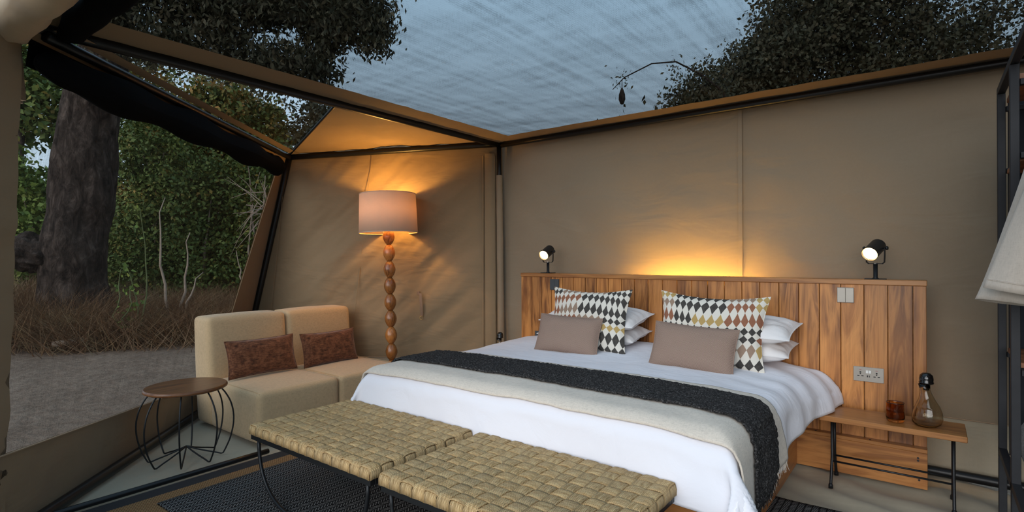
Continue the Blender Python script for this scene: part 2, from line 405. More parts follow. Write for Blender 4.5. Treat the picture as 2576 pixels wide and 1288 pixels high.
DIRT = NT('dry_sandy_ground'); _p = DIRT.obj(); _d = DIRT.noise(_p, 1.4, 8, .68); _d2 = DIRT.noise(_p, 9, 6, .7)
DIRT.color(DIRT.mix(DIRT.ramp(_d2, [(.35, 0.0), (.65, 1.0)]), DIRT.mix(_d, (.13, .083, .058), (.28, .19, .138)), DIRT.mix(_d, (.22, .15, .108), (.38, .275, .205)))); DIRT.set(.95, 0, .1)
DIRT.bump(DIRT.math('ADD', _d, DIRT.math('MULTIPLY', _d2, .4)), .9, .15); DIRT = DIRT.m
LEAF_BUSH = mat_leaf('bush_leaves', [(.035, .06, .016), (.06, .10, .024), (.1, .14, .032), (.15, .19, .045), (.3, .2, .05)])
LEAF_DARK = mat_leaf('dark_canopy_leaves', [(.03, .03, .018), (.05, .052, .028), (.08, .072, .04), (.12, .092, .05)])
LEAF_AUT = mat_leaf('autumn_leaves', [(.06, .09, .025), (.1, .13, .03), (.15, .15, .035), (.26, .16, .04), (.34, .15, .035)])
LEAF_LIT = mat_leaf('light_green_leaves', [(.07, .11, .025), (.13, .19, .04), (.2, .27, .055), (.3, .34, .08)])
GRASS = mat_leaf('dry_grass_blades', [(.10, .052, .028), (.19, .10, .052), (.3, .18, .095), (.22, .165, .085)])
GREYWOOL = mat_linen('grey_fleece', (.22, .2, .185), var=.4, bump=1.0)
NAVY = mat_plain('dark_navy_panel', (.006, .008, .013), .8)
LED = mat_emit('warm_led_strip', (1.0, .56, .09), 210)
BULB = mat_emit('warm_spot_bulb', (1.0, .66, .3), 9)
BULB2 = mat_emit('floor_lamp_bulb', (1.0, .5, .14), 60)
REFL = mat_plain('spot_reflector', (.85, .75, .6), .25, .6)

# ================================================================== the tent (setting)
EV = 2.57
P1 = V(-3.5, 4.4, EV); P2 = V(-5.466, 3.162, 2.483); JJ = V(-3.48, .712, 2.51); B2 = V(-5.952, 2.856, 0); B0 = V(-3.478, .41, 0)
QQ = V(-3.485, 2.43, 2.545); BR = V(1.7, 4.4, EV)
def SW(u, v): return (B2.lerp(B0, u)).lerp(P2.lerp(JJ, u), v)
WN = V(.686, .693, -.22)       # inward normal of the net wall
def ymax(x): return 4.4 if x > -3.5 else 4.4 + (x + 3.5) * (4.4 - 2.856) / (-3.5 + 5.952)
def ymin(x): return -1.2 if x > -3.478 else .41 + (x + 3.478) * (.41 - 2.856) / (-3.478 + 5.952)

def floor_fn(u, v):
    x = -5.95 + u * 7.65; a, b = ymin(x), ymax(x); y = a + (b - a) * v
    k = sm(-1.2, -.3, x) * sm(2.9, 3.6, y) * .026 + .0022
    z = k * (math.sin((y * .9 + x * .35) * 26 + 3 * nz(x * 1.5, y * 2)) * .5 + fbm(x * 3, y * 3) * .6)
    return V(x, y, min(z, .014) - .016)
g = MB().grid(floor_fn, 150, 130, flip=False); struct(g.build('floor', CANVAS_G, None, True), 'grey green canvas groundsheet covering the tent floor')

def back_fn(z0, z1, amp):
    def fn(u, v):
        x = -3.56 + 5.26 * u; z = z0 + (z1 - z0) * v
        e = min(1, 4 * v * (1 - v) + .05)
        d = amp * e * (fbm(x * .9 + z * .5, z * .8) + .5 * nz(x * 2.4 + z * 2.0, z * 1.2, 3))
        return V(x, 4.42 + d, z)
    return fn
wb = MB().grid(back_fn(.37, EV + .05, .022), 130, 60, True).build('wall_back', CANVAS, None, True); struct(wb, 'khaki canvas wall behind the headboard')
MB().grid(back_fn(0, .37, .012), 130, 10, True).build('skirt', CANVAS_G, wb, True)
for x, w in ((-1.16, .03),):
    MB().grid(lambda u, v: V(x + w * (u - .5), 4.405 + .004 * nz(v * 9, 2), .38 + 2.17 * v), 2, 30, True).build('seam', CANVAS, wb, True)
MB().tube([(-3.45, 4.405, .372), (1.7, 4.405, .372)], .003, 4).build('seam', SEAM, wb)

WD = (V(B2.x, B2.y, 0) - V(-3.5, 4.4, 0)).normalized(); WNL = V(-WD.y, WD.x, 0)
if WNL.dot(V(0, -1, 0)) < 0: WNL = -WNL
def lw(s, z, d=0.0):
    """point on the corner wall: s metres from the vertical corner post"""
    return V(-3.5, 4.4, 0) + WD * s + V(0, 0, z) + WNL * d
L_top = (V(P2.x, P2.y, 0) - V(-3.5, 4.4, 0)).length; L_bot = (V(B2.x, B2.y, 0) - V(-3.5, 4.4, 0)).length
def corner_fn(z0, z1, amp):
    def fn(u, v):
        z = z0 + (z1 - z0) * v; zt = EV + .045 + (P2.z - EV) * u
        z = z0 + (min(z1, zt) - z0) * v if z1 > 2 else z
        L = L_bot + (L_top - L_bot) * z / 2.5; s = L * u
        e = min(1, 5 * u * (1 - u)) * min(1, 6 * v * (1 - v) + .1)
        q = s * .9 + z * 1.0          # diagonal tension folds
        q2 = s - z * .8
        d = amp * e * (math.sin(q * 5.2 + 2.4 * nz(s * .8, z * .8)) * (.45 + .55 * nz(q2 * .9, 4)) + .6 * fbm(q * 2.0, q2 * .55, 2) + .30 * nz(q * 7, q2 * 1.3, 6))
        return lw(s, z, -.006 + d)
    return fn
wc = MB().grid(corner_fn(.345, EV + .06, .046), 150, 110, True).build('wall_corner', CANVAS_B, None, True); struct(wc, 'creased khaki canvas wall behind the floor lamp')
MB().grid(corner_fn(0, .345, .01), 60, 10, True).build('skirt', CANVAS_G, wc, True)
MB().tube([lw(s, .347, .012) for s in np.linspace(.05, 2.7, 12)], .004, 5).build('seam', SEAM, wc)
for s0, s1, wd in ((1.62, 1.38, .005), (.2, .2, .012), (.075, .075, .008), (2.55, 2.32, .004)):
    MB().tube([lw(s0 + (s1 - s0) * k / 14, .36 + 2.08 * k / 14, .018 + .004 * nz(k, s0)) for k in range(15)], wd * .6, 5).build('seam', CANVAS_B, wc)
MB().grid(lambda u, v: lw(.08 + .1 * u, .36 + 2.1 * v, .022 + .006 * math.sin(u * PI) + .003 * nz(v * 14, u)), 6, 60, False).build('zip_flap', CANVAS_B, wc, True)

# net wall: canvas skirt and borders round the insect net
def u_r(v): return .06 + max(0, .953 - v) * .2036
def u_l(v): return .938 + (v - .181) * .1137
def v_b(u): return .081 + .099 * u
def bump_w(u, v, a): return WN * (a * (fbm(u * 7 + v * 3, v * 3.0, 9) + .6 * math.sin(u * 60 + v * 14) * nz(u * 5, v * 5)))
wl = MB()
wl.grid(lambda u, v: SW(u * 1.12, v * v_b(u * 1.12)) + bump_w(u * 3, v * .3, .014) * (4 * v * (1 - v) + .1), 90, 8)
wl.grid(lambda u, v: SW(u_r(.1 + .9 * v) * u, .1 + .9 * v) + bump_w(u * .3, v * 2, .008) * (u * (1 - u) * 4), 8, 50)
wl.grid(lambda u, v: SW(u_l(.05 + .95 * v) + (.34 * u), .05 + .95 * v) + bump_w(u * .3, v * 2, .02), 10, 50)
wl.grid(lambda u, v: SW(u * 1.1, .968 + .03 * v) + WN * (.004 + .01 * v * nz(u * 20, 1)), 60, 3)
wl = wl.build('wall_left', CANVAS_D, None, True); struct(wl, 'khaki canvas skirt and borders framing the net wall')
win = MB().grid(lambda u, v: SW((lambda vv: u_r(vv) - .01 + (u_l(vv) + .02 - u_r(vv)) * u)(.09 + .89 * v), (.09 + .89 * v) if v > 0 else v_b(u) - .01) - WN * .006 + bump_w(u, v, .006), 60, 40).build('window_1', NET_WALL, None, True)
struct(win, 'large dark insect net panel in the left tent wall')
def _wp(u, v): return SW(u, v) + WN * .012
MB().tube([_wp(u_r(v), v) for v in np.linspace(.11, .95, 20)], .004, 5).build('hem', CANVAS_D, wl)
MB().tube([_wp(u, v_b(u)) for u in np.linspace(.25, .96, 20)], .004, 5).build('hem', SEAM, wl)

wr = MB().grid(lambda u, v: V(1.72 + .02 * fbm(u * 4, v * 3), .6 + 3.8 * u, EV * v), 40, 30).build('wall_right', CANVAS, None, True); struct(wr, 'khaki canvas side wall at the right')

# ceiling net with canvas borders
def roof_z(x, y): return EV + .012 + .02 * math.sin((x + 3.3) / 5 * PI) * math.sin((y - .7) / 3.6 * PI)
def roof_fn(u, v):
    x = -3.44 + 5.07 * u; y = .62 + 3.75 * v; return V(x, y, roof_z(x, y) + .012 + .006 * fbm(x * 2, y * 2))
ce = MB().grid(roof_fn, 60, 44).build('ceiling', NET_ROOF, None, True); solid(ce, .01, 1); struct(ce, 'dark shade net roof with the sky showing through')
MB().grid(lambda u, v: V(-3.49 + 5.2 * u, 4.19 + .225 * v, EV + .010 + .005 * nz(u * 30, v) - .012 * v), 90, 4).build('canvas_border', CANVAS_D, ce, True)
MB().grid(lambda u, v: V(-3.50 + .235 * u, .62 + 3.7 * v, EV + .010 + .005 * nz(v * 30, u) - .022 * (1 - u)), 4, 90).build('canvas_border', CANVAS_D, ce, True)
def tri_fn(A, B, C_, a):
    def fn(u, v):
        p = A.lerp(B, u).lerp(C_, v); return p + V(0, 0, a * fbm(p.x * 3, p.y * 3) * (1 - v) * u * (1 - u) * 4)
    return fn
MB().grid(tri_fn(P2 + V(0, 0, .02), P1 + V(0, 0, .02), QQ + V(0, 0, .02), .03), 40, 30).build('canvas_panel', CANVAS_B, ce, True)
w2 = MB().grid(tri_fn(P2 + V(0, 0, .022), QQ + V(0, 0, .022), JJ + V(0, 0, .022), .0), 20, 20).build('window_2', NET_GABLE, None, True); struct(w2, 'triangular net panel in the roof above the side table')
MB().grid(lambda u, v: P2.lerp(JJ, u) + V(.05 + .07 * v, .04 + .06 * v, .012 + .004 * nz(u * 20, v)), 40, 2).build('canvas_border', CANVAS_D, w2, True)

# frame pipes, one thing each
def pole(name, a, b, r, label, n=12, mid=None):
    a, b = Vector(a), Vector(b); pts = [a.lerp(b, k / 8) for k in range(9)]
    if mid: pts = [p + Vector(mid) * math.sin(k / 8 * PI) for k, p in enumerate(pts)]
    root = thing(name, label, 'pole', a, 0, 'black steel tent frame pipes')
    MB().tube([p - a for p in pts], r, n).build('pipe', BLACKPIPE, root, True); return root
pole('tent_pole', P1 + V(0, -.04, -.03), BR + V(0, -.04, -.03), .026, 'black roof pipe along the top of the wall behind the bed')
pole('tent_pole', P1 + V(-.01, -.04, -.02), V(-3.49, .55, EV - .03), .033, 'black roof pipe running from the corner post toward the rolled canvas')
pole('tent_pole', P2 + V(.02, 0, -.015), P1 + V(-.02, -.05, -.015), .03, 'black pipe above the lamp, along the top of the corner wall')
pole('tent_pole', P2 + V(.03, .02, -.015), JJ + V(.02, .02, -.015), .028, 'black pipe along the top of the net wall')
pole('tent_pole', P2 + V(.03, .01, -.02), B2 + V(.04, .0, .03), .03, 'leaning black corner pipe beside the sofa')
pole('tent_pole', QQ + V(0, 0, .015), P2 + V(.03, .01, .012), .011, 'thin black pipe between the triangular net and the canvas gable', 8)
pole('floor_pipe', (-3.45, 4.365, .032), (1.68, 4.365, .032), .03, 'black pipe on the floor along the back wall')
pole('floor_pipe', B2 + WN * .07 + V(0, 0, .045), B0 + WN * .07 + V(0, 0, .045), .034, 'black pipe on the floor along the net wall')
pole('floor_pipe', (-3.75, -.4, .018), (-3.75, 2.02, .018), .018, 'black pipe on the floor beside the jute mat')
post = pole('corner_post', (-3.47, 4.345, .0), (-3.5, 4.345, EV - .04), .024, 'vertical black corner post half wrapped in a khaki sleeve')
def sleeve(u, v):
    a = u * 2 * PI; r = .033 + .003 * nz(math.cos(a) * 2, v * 12, math.sin(a)); return V(r * math.cos(a) - .03 * (.02 + v * .88), r * math.sin(a), .05 + 2.18 * v)
MB().grid(sleeve, 14, 60).build('canvas_sleeve', CANVAS, post, True)

# rolled blind under the net wall eave
bl = thing('rolled_blind', 'long black cloth blind rolled up under the net wall pipe', 'blind', SW(.5, .94) + WN * .09)
def blind_pt(u, v):
    uu = .075 + .955 * u; a = v * 2 * PI
    r = .088 + .022 * nz(uu * 7, math.cos(a), math.sin(a)) + .012 * math.sin(uu * 24)
    endk = min(1, math.sqrt(max(0, min(u, 1 - u) * 22)))
    c = SW(uu, .941 + .012 * nz(uu * 4, 9)) + WN * .075
    up = (SW(uu, 1) - SW(uu, 0)).normalized()
    return c + (up * math.sin(a) * r * 1.1 + WN * math.cos(a) * r * .75) * endk - (SW(.5, .94) + WN * .09)
MB().grid(blind_pt, 120, 16, True).build('roll', BLACKCLOTH, bl, True)
MB().grid(lambda u, v: SW(.075 + .945 * u, .925 + .055 * v) + WN * .012 - (SW(.5, .94) + WN * .09), 40, 2).build('flap', BLACKCLOTH, bl, True)

# rolled door at the front eave, top left
def roll(name, label, cat, mat, y, z, r, x0, x1, rot, part='roll', sq=.85):
    root = thing(name, label, cat, (x0, y, z))
    def fn(u, v):
        a = v * 2 * PI; x = (x1 - x0) * u; k = min(1, math.sqrt(max(0, min(u, 1 - u) * 14)))
        rr = r * (1 + .3 * nz(x * 3.1, math.cos(a), math.sin(a)) + .07 * math.sin(x * 19 + 2 * math.sin(a)) + .10 * nz(x * 4 + a * .4, math.cos(a) * 4, math.sin(a) * 4)) * k
        return V(x, math.cos(a) * rr * sq, math.sin(a) * rr + rot * x)
    MB().grid(fn, 70, 20).build(part, mat, root, True); return root
r1 = roll('rolled_canvas_door', 'pale canvas door rolled up at the top left corner', 'tent flap', ROLLC, .60, 2.50, .115, -3.62, 1.6, .01)
roll('rolled_net_door', 'black net door rolled up behind the pale canvas roll', 'tent flap', BLACKCLOTH, .80, 2.515, .085, -3.5, 1.6, .01)
MB().grid(lambda u, v: V(.02 + .1 * u + .02 * nz(v * 4, 3), .0 + .05 * math.sin(u * 9) + .02 * v, .03 - .36 * v), 12, 14).build('loose_end', ROLLC, r1, True)

# outside ground
def ground_fn(u, v):
    x = -40 + 70 * u; y = -20 + 70 * v
    d = max(0, -x - 11.6); return V(x, y, -.13 + .05 * fbm(x * .5, y * .5) - .05 + .35 * sm(0, 3, d) + (.4 * sm(9, 14, y)))
tag(MB().grid(ground_fn, 140, 140).build('ground', DIRT, None, True), 'dry sandy ground outside the tent', kind='structure')

# ================================================================== headboard
HX0, HX1, HY, HZ = -3.042, -.016, 4.10, 1.246
hb = thing('headboard', 'wide wooden plank headboard behind the bed', 'headboard', (HX0, HY, 0))
cuts = [-3.042, -2.918, -2.811, -2.703, -2.585, -2.474, -2.355, -2.247, -2.135, -2.015, -1.899, -1.783, -1.664, -1.547, -1.433, -1.314, -1.193, -1.071, -.951, -.828, -.705, -.582, -.46, -.333, -.209, -.083, -.016]
for i in range(len(cuts) - 1):
    a, b = cuts[i], cuts[i + 1]; w = b - a - .004
    MB().box((0, 0, 0), (w, .024 + rnd.uniform(-.001, .001), 1.213 - .02), .002).build('plank', PLANK, hb, False, ((a + b) / 2 - HX0, .013, 1.213 / 2 + .01))
MB().box((0, 0, 0), (HX1 - HX0 + .004, .125, .033), .003).build('cap_rail', PLANKX, hb, False, ((HX1 - HX0) / 2, .0555, 1.2295))
MB().box((0, 0, 0), (HX1 - HX0 - .03, .02, 1.1), .0).build('backing', PLANKX, hb, False, ((HX1 - HX0) / 2, .037, .62))
for xx in (.02, HX1 - HX0 - .02): MB().box((0, 0, 0), (.036, .07, 1.21), .002).build('side_stile', PLANK, hb, False, (xx, .083, .606))
pl = MB().box((0, 0, 0), (HX1 - HX0 + .002, .022, .215), .002).build('plinth_board', PLANKX, hb, False, ((HX1 - HX0) / 2, -.045, .1165))
MB().box((0, 0, 0), (HX1 - HX0 + .002, .06, .022), .002).build('plinth_cap', PLANKX, hb, False, ((HX1 - HX0) / 2, -.03, .236))
for x, z in ((-.06, .19), (-.06, .175), (-.055, .06), (-.30, .247), (-.6, .247)):
    if z < .24: MB().lathe([(.006, 0), (.006, .004), (.0, .004)], 10).build('plug', PLATE_D, hb, False, (x - HX0, -.055, z), (PI / 2, 0, 0))
    else: MB().lathe([(.006, 0), (.006, .004), (.0, .004)], 10).build('plug', PLATE_D, hb, False, (x - HX0, -.045, z - .001))
led = thing('led_strip', 'warm light strip hidden behind the headboard glowing on the canvas', 'light', (-1.52, 4.255, 1.09))
MB().box((0, 0, 0), (.86, .012, .03), .002).build('housing', PLATE, led, False, (0, -.026, 0))
for xx in (-.3, .3): MB().box((0, 0, 0), (.02, .085, .012), .001).build('bracket', PLATE, led, False, (xx, -.072, 0))
MB().box((0, 0, 0), (.84, .012, .024), .002).build('diffuser', LED, led, False, (0, -.006, 0))

# ================================================================== spotlights, switches, sockets
def spotlight(x, label, d):
    z0 = HZ; t = thing('spotlight', label, 'lamp', (x, 4.155, z0), 0, 'black reading spotlights on the headboard')
    MB().box((0, 0, .003), (.115, .08, .005), .001).build('base_plate', BLACKIRON, t)
    MB().lathe([(.02, .005), (.0125, .012), (.0125, .098), (.0, .098)], 18).build('post', BLACKIRON, t, True)
    d = Vector(d).normalized(); side = d.cross(V(0, 0, 1)).normalized(); piv = V(0, 0, .098 + .1)
    w = .052
    arm = [piv + side * w, piv + side * w - V(0, 0, .05), piv + side * w * .96 - V(0, 0, .088), piv + side * w * .75 - V(0, 0, .098), piv - side * w * .75 - V(0, 0, .098), piv - side * w * .96 - V(0, 0, .088), piv - side * w - V(0, 0, .05), piv - side * w]
    y = MB()
    for a, b in zip(arm[:-1], arm[1:]):
        m = (a + b) / 2; e1 = (b - a).normalized(); e2 = e1.cross(V(d.x, d.y, 0).normalized()).normalized(); e3 = e1.cross(e2)
        y.box(m, ((b - a).length + .004, .004, .016), .0, Matrix((e1, e2, e3)).transposed())
    y.build('yoke', BLACKIRON, t)
    MB().tube([V(0, 0, .094), V(0, 0, .106)], .011, 8).build('nut', PLATE, t)
    q = d.to_track_quat('Z', 'Y')
    head = MB().lathe([(.0, -.075), (.024, -.075), (.028, -.07), (.028, -.05), (.041, -.05), (.0445, -.046), (.0445, .085), (.047, .1), (.0445, .1), (.0425, .085), (.0415, .03), (.0, .03)], 32).build('head', BLACKIRON, t, 'auto', piv)
    head.rotation_euler = q.to_euler()
    rf = MB().lathe([(.0, .034), (.02, .036), (.04, .06), (.0435, .092)], 28, cap=False).build('reflector', REFL, head, True)
    MB().lathe([(.0, .037), (.022, .04), (.03, .058), (.022, .07), (.0, .074)], 24).build('bulb', BULB, head, True)
    for s in (-1, 1):
        k = MB().lathe([(.0, 0), (.004, 0), (.004, .016), (.011, .016), (.013, .02), (.011, .027), (.0, .027)], 12).build('knob', BLACKIRON, t, True, piv + side * s * .043)
        k.rotation_euler = (side * s).to_track_quat('Z', 'Y').to_euler()
spotlight(-2.775, 'lit black spotlight on the headboard near the corner post', (.12, -.9, -.36))
spotlight(-.275, 'lit black spotlight on the headboard at the end with the bedside bench', (-.26, -.9, -.40))

def switch(x, z, label, mat):
    t = thing('light_switch', label, 'switch', (x, HY, z), 0, 'two gang light switches')
    MB().box((0, -.003, 0), (.094, .008, .098), .0015).build('plate', mat, t)
    for s in (-1, 1): MB().box((s * .0232, -.009, 0), (.0455, .006, .094), .0015).build('rocker', mat, t)
switch(-2.665, 1.147, 'dark grey double light switch on the headboard behind the patterned cushion', SW_DARK)
switch(-.4325, 1.143, 'grey metal double light switch on the headboard above the socket', PLATE)
def socket(x, z, label, mat):
    t = thing('wall_socket', label, 'socket', (x, HY, z), 0, 'double wall sockets')
    MB().box((0, -.003, 0), (.162, .008, .092), .0015).build('plate', mat, t)
    for s in (-1, 1): MB().box((s * .0075, -.009, .017), (.0125, .006, .018), .001).build('rocker', SW_WHITE, t)
    for s in (-1, 1):
        h = MB(); h.box((s * .043, -.0072, .012), (.009, .003, .009), .001); h.box((s * .043, -.0072, .002), (.006, .003, .008), .001)
        for k in (-1, 1): h.box((s * .043 + k * .011, -.0072, -.011), (.012, .003, .006), .001)
        h.build('pin_hole', PLATE_D, t)
        MB().box((s * .043, -.0072, .028), (.012, .002, .002)).build('red_lettering', REDPRINT, t)
    for x_, w in ((-.005, .006), (.006, .0035)): MB().box((x_, -.0072, -.011), (w, .003, .012), .0005).build('usb_port', PLATE_D, t)
socket(-.31, .646, 'grey metal double socket with two white rockers above the bedside bench', PLATE)
socket(-2.80, .67, 'dark socket low on the headboard behind the duvet', SW_DARK)

# ================================================================== bed
BX0, BX1 = -2.80, -.708
bf = thing('bed_base', 'low wooden bed base under the white duvet', 'bed', ((BX0 + BX1) / 2, 3.2, 0)); bo = bf.location
for x in (BX0 + .015, BX1 - .015): MB().box((0, 0, 0), (.03, 1.68, .31), .003).build('side_rail', PLANKY, bf, False, (x - bo.x, 4.04 - .84 - bo.y, .165))
MB().box((0, 0, 0), (BX1 - BX0 - .14, .03, .30), .003).build('foot_rail', PLANKX, bf, False, (-.03, 2.375 - bo.y, .17))
for x in (BX0 + .04, BX1 - .04): MB().box((0, 0, 0), (.07, .07, .02), .003).build('foot', PLANKX, bf, False, (x - bo.x, 2.42 - bo.y, .01))
MB().box((0, 0, 0), (BX1 - BX0 - .06, 1.62, .03), .002).build('slat_deck', PLANKX, bf, False, (0, 0.03, .29))
mt = MB().box((0, 0, 0), (BX1 - BX0 - .02, 1.70, .29), .05).build('mattress', WHITE, None, True, ((BX0 + BX1) / 2, 3.21, .455)); tag(mt, 'thick white mattress under the duvet', 'mattress')

TOPZ, XL, XR, YF, RR = .648, -3.03, -.635, 2.285, .105
def edge(a, r):
    """overflow a past the start of the rounding -> (forward, drop)"""
    if a <= 0: return a, 0.0
    if a < r * PI / 2: return r * math.sin(a / r), r * (1 - math.cos(a / r))
    return r, r + (a - r * PI / 2)
def r_of(sy): return RR + .085 * sm(3.15, 4.0, sy)
def xr_of(sy): return XR + .05 * sm(2.9, 3.6, sy) + .12 * sm(3.4, 4.05, sy)
def drape(sx, sy, off=0.0, wr=1.0):
    r = RR + off * .8; cx = (XL + XR) / 2
    xr = xr_of(sy)
    if sx > cx: r = r_of(sy) + off * .8
    if sx > cx: e, dx = edge(sx - (xr - r), r); x = xr - r + e + off; sgx = 1
    else: e, dx = edge((XL + r) - sx, r); x = XL + r - e - off; sgx = -1
    r = RR + off * .8; e, dy = edge((YF + r) - sy, r); y = YF + r - e - off
    if dx <= 0: x = sx
    if dy <= 0: y = sy
    m = min(dx, dy); drop = (dx ** 3 + dy ** 3) ** (1 / 3)
    hw = (XR - XL) / 2; k = max(0, 1 - ((sx - cx) / hw) ** 4)
    z = TOPZ + .022 * k + .045 * sm(3.35, 3.95, sy) * k - drop + off * (1 if drop < .06 else .3)
    if sgx > 0: x += .025 * sm(.02, .3, dx) * (1 + .2 * math.sin(sy * 9)) * (1 if off < .5 else 0) + .012 * wr * math.sin(sy * 17 + 2 * nz(sy * 2, 5)) * sm(.05, .2, dx)
    else: x -= .03 * sm(.02, .3, dx)
    y -= .03 * sm(.02, .3, dy) * (1 + .3 * math.sin(sx * 6))
    if m > 0:
        fl = sm(0, .25, m) * .05; ph = math.sin((dx - dy) * 26)
        x += sgx * fl * (1 + ph); y -= fl * (1 - ph)
    n = .008 * fbm(sx * 2.2, sy * 2.2, 1) + .005 * wr * nz(sx * 7 + sy * 3, sy * 5, 2)
    side = sm(XR - .5, XR + .05, sx) * wr
    n += side * .010 * math.sin(sx * 9 + sy * 26 + 3 * nz(sx * 2, sy * 2, 8)) * (.4 + .6 * sm(3.0, 3.7, sy))
    z += n * (1 if drop < .12 else .4)
    if drop >= .1: y += n * .6; x += sgx * n * .6
    return V(x, y, z)
dv = thing('duvet', 'smooth white duvet draped over the wide bed', 'duvet', ((XL + XR) / 2, 3.2, TOPZ)); d0 = dv.location.copy()
def duvet_fn(u, v):
    sy = YF + RR - .165 - .21 + v * (4.085 - (YF + RR - .165 - .21))
    ovr = .10 + .34 * sm(4.0, 2.5, sy) if sy < 4.0 else .10
    ovr = .015 + .25 * (1 - sm(2.7, 3.95, sy)); ovl = .4; rq = r_of(sy)
    x0 = XL + RR - .165 - ovl + .0; x1 = xr_of(sy) - rq + rq * PI / 2 + ovr
    return drape(x0 + (x1 - x0) * u, sy) - d0
o = MB().grid(duvet_fn, 190, 150).build('cover', WHITE, dv, True); solid(o, .03, -1)

def throw(name, label, y0, y1, off, mat, ol, orr, nu, nv, rough=0.0, endk=0.0):
    t = thing(name, label, 'throw', ((XL + XR) / 2, (y0 + y1) / 2, TOPZ)); c = t.location.copy()
    x0 = XL + RR - .165 - ol; x1 = XR - RR + .165 + orr
    def fn(u, v):
        sx = x0 + (x1 - .08 * v - x0) * u; dd = sm(XR - .15, XR + .4, sx)
        sy = y0 + (y1 - y0) * v + .012 * nz(sx * 1.6, v * 2, off * 90) + (.10 * dd if v > .5 else .08 * dd) * endk
        p = drape(sx, sy, off, .6)
        if rough: p = p + V(nz(sx * 60, sy * 60, 1), nz(sx * 60, sy * 60, 5), nz(sx * 60, sy * 60, 9)) * rough
        return p - c
    ob = MB().grid(fn, nu, nv).build('cloth', mat, t, True); solid(ob, .008 if not rough else .012, 1)
    fr = MB()
    n = 90
    for k in range(n):
        v = k / (n - 1); a = fn(1.0, v); b = fn(.985, v); dr = (a - b).normalized()
        L = rnd.uniform(.035, .06); s1 = V(rnd.uniform(-.012, .012), rnd.uniform(-.015, .015), 0)
        fr.tube([a - dr * .01, a + dr * L * .5 + s1 * .4, a + dr * L + s1], [.0022, .0018, .001], 4)
    tag(fr.build('fringe', mat, t), kind='stuff'); return t
throw('beige_throw', 'oatmeal linen throw spread across the foot of the bed', 2.30, 3.04, .012, THROW_B, .25, .26, 170, 60, 0, .1)
throw('black_throw', 'narrow black boucle throw laid over the oatmeal throw', 2.53, 2.925, .028, BOUCLE, .12, .245, 420, 70, .0065, -1.0)

# ------------------------------------------------------------------ cushions and pillows
def cushion_mesh(w, h, t, seed, n=34, flat=.0, sag=.06, crease=.006):
    m = MB()
    def side(sg):
        def fn(u, v):
            a, b = 2 * u - 1, 2 * v - 1
            px = a * (1 - sag * (1 - b * b) * abs(a) ** 3 * .9); pz = b * (1 - sag * 1.3 * (1 - a * a) * abs(b) ** 3)
            k = max(0, (1 - abs(a) ** 2.6)) ** .55 * max(0, (1 - abs(b) ** 2.6)) ** .55
            d = sg * (t / 2) * k + crease * fbm(a * 2 + seed, b * 2, sg) * k ** .5
            return V(px * w / 2, d, pz * h / 2)
        return fn
    m.grid(side(-1), n, n); m.grid(side(1), n, n, True); return m
def cushion(name, label, cat, mat, w, h, t, loc, rot, group, seed, piping=True, **kw):
    root = thing(name, label, cat, loc, 0, group); root.rotation_euler = rot
    o = cushion_mesh(w, h, t, seed, **kw).build('cover', mat, root, True)
    sag = kw.get('sag', .06)
    if piping:
        pts = []
        for k in range(80):
            q = k / 20; sgm = int(q); f = 2 * (q - sgm) - 1
            a, b = [(f, -1), (1, f), (-f, 1), (-1, -f)][sgm]
            pts.append(V(a * (1 - sag * (1 - b * b) * .9) * w / 2, 0, b * (1 - sag * 1.3 * (1 - a * a)) * h / 2))
        MB().tube(pts, .0035, 6, True).build('piping', mat, root, True)
    return root
def rx(a): return -math.radians(a)      # lean back
# white pillows, two to a side (lying flat)
for gx, lab in ((-2.16, 'beside the corner post end of the headboard'), (-1.12, 'on the socket side of the bed')):
    for k, w_ in enumerate(('lower', 'upper')):
        cushion('pillow', f'{w_} white pillow of the pair {lab}', 'pillow', PILLOWW, .84, .40, .17, (gx + .02 * k, 3.895 - .01 * k, .785 + .125 * k), (math.radians(-84 + 4 * k), 0, math.radians(1.5 - 3 * k)), 'white bed pillows', gx * 3 + k, True, sag=.05, crease=.02)
cushion('patterned_cushion', 'black, rust and white diamond print cushion nearer the floor lamp', 'cushion', DIAMOND_A, .70, .50, .15, (-2.10, 3.695, .905), (rx(13), 0, math.radians(-2)), 'harlequin cushions', 2, True, sag=.11)
cushion('patterned_cushion', 'black, rust and white diamond print cushion nearer the wall socket', 'cushion', DIAMOND_B, .72, .50, .15, (-1.17, 3.695, .90), (rx(13), math.radians(1.5), math.radians(1)), 'harlequin cushions', 5, True, sag=.12)
cushion('lumbar_cushion', 'small taupe herringbone cushion nearer the floor lamp', 'cushion', HERRING, .53, .30, .155, (-2.19, 3.545, .80), (rx(20), math.radians(1.5), math.radians(4)), 'taupe lumbar cushions', 8, True, sag=.05)
cushion('lumbar_cushion', 'small taupe herringbone cushion nearer the wall socket', 'cushion', HERRING, .56, .31, .16, (-1.235, 3.54, .795), (rx(20), math.radians(2), math.radians(-2)), 'taupe lumbar cushions', 11, True, sag=.05)

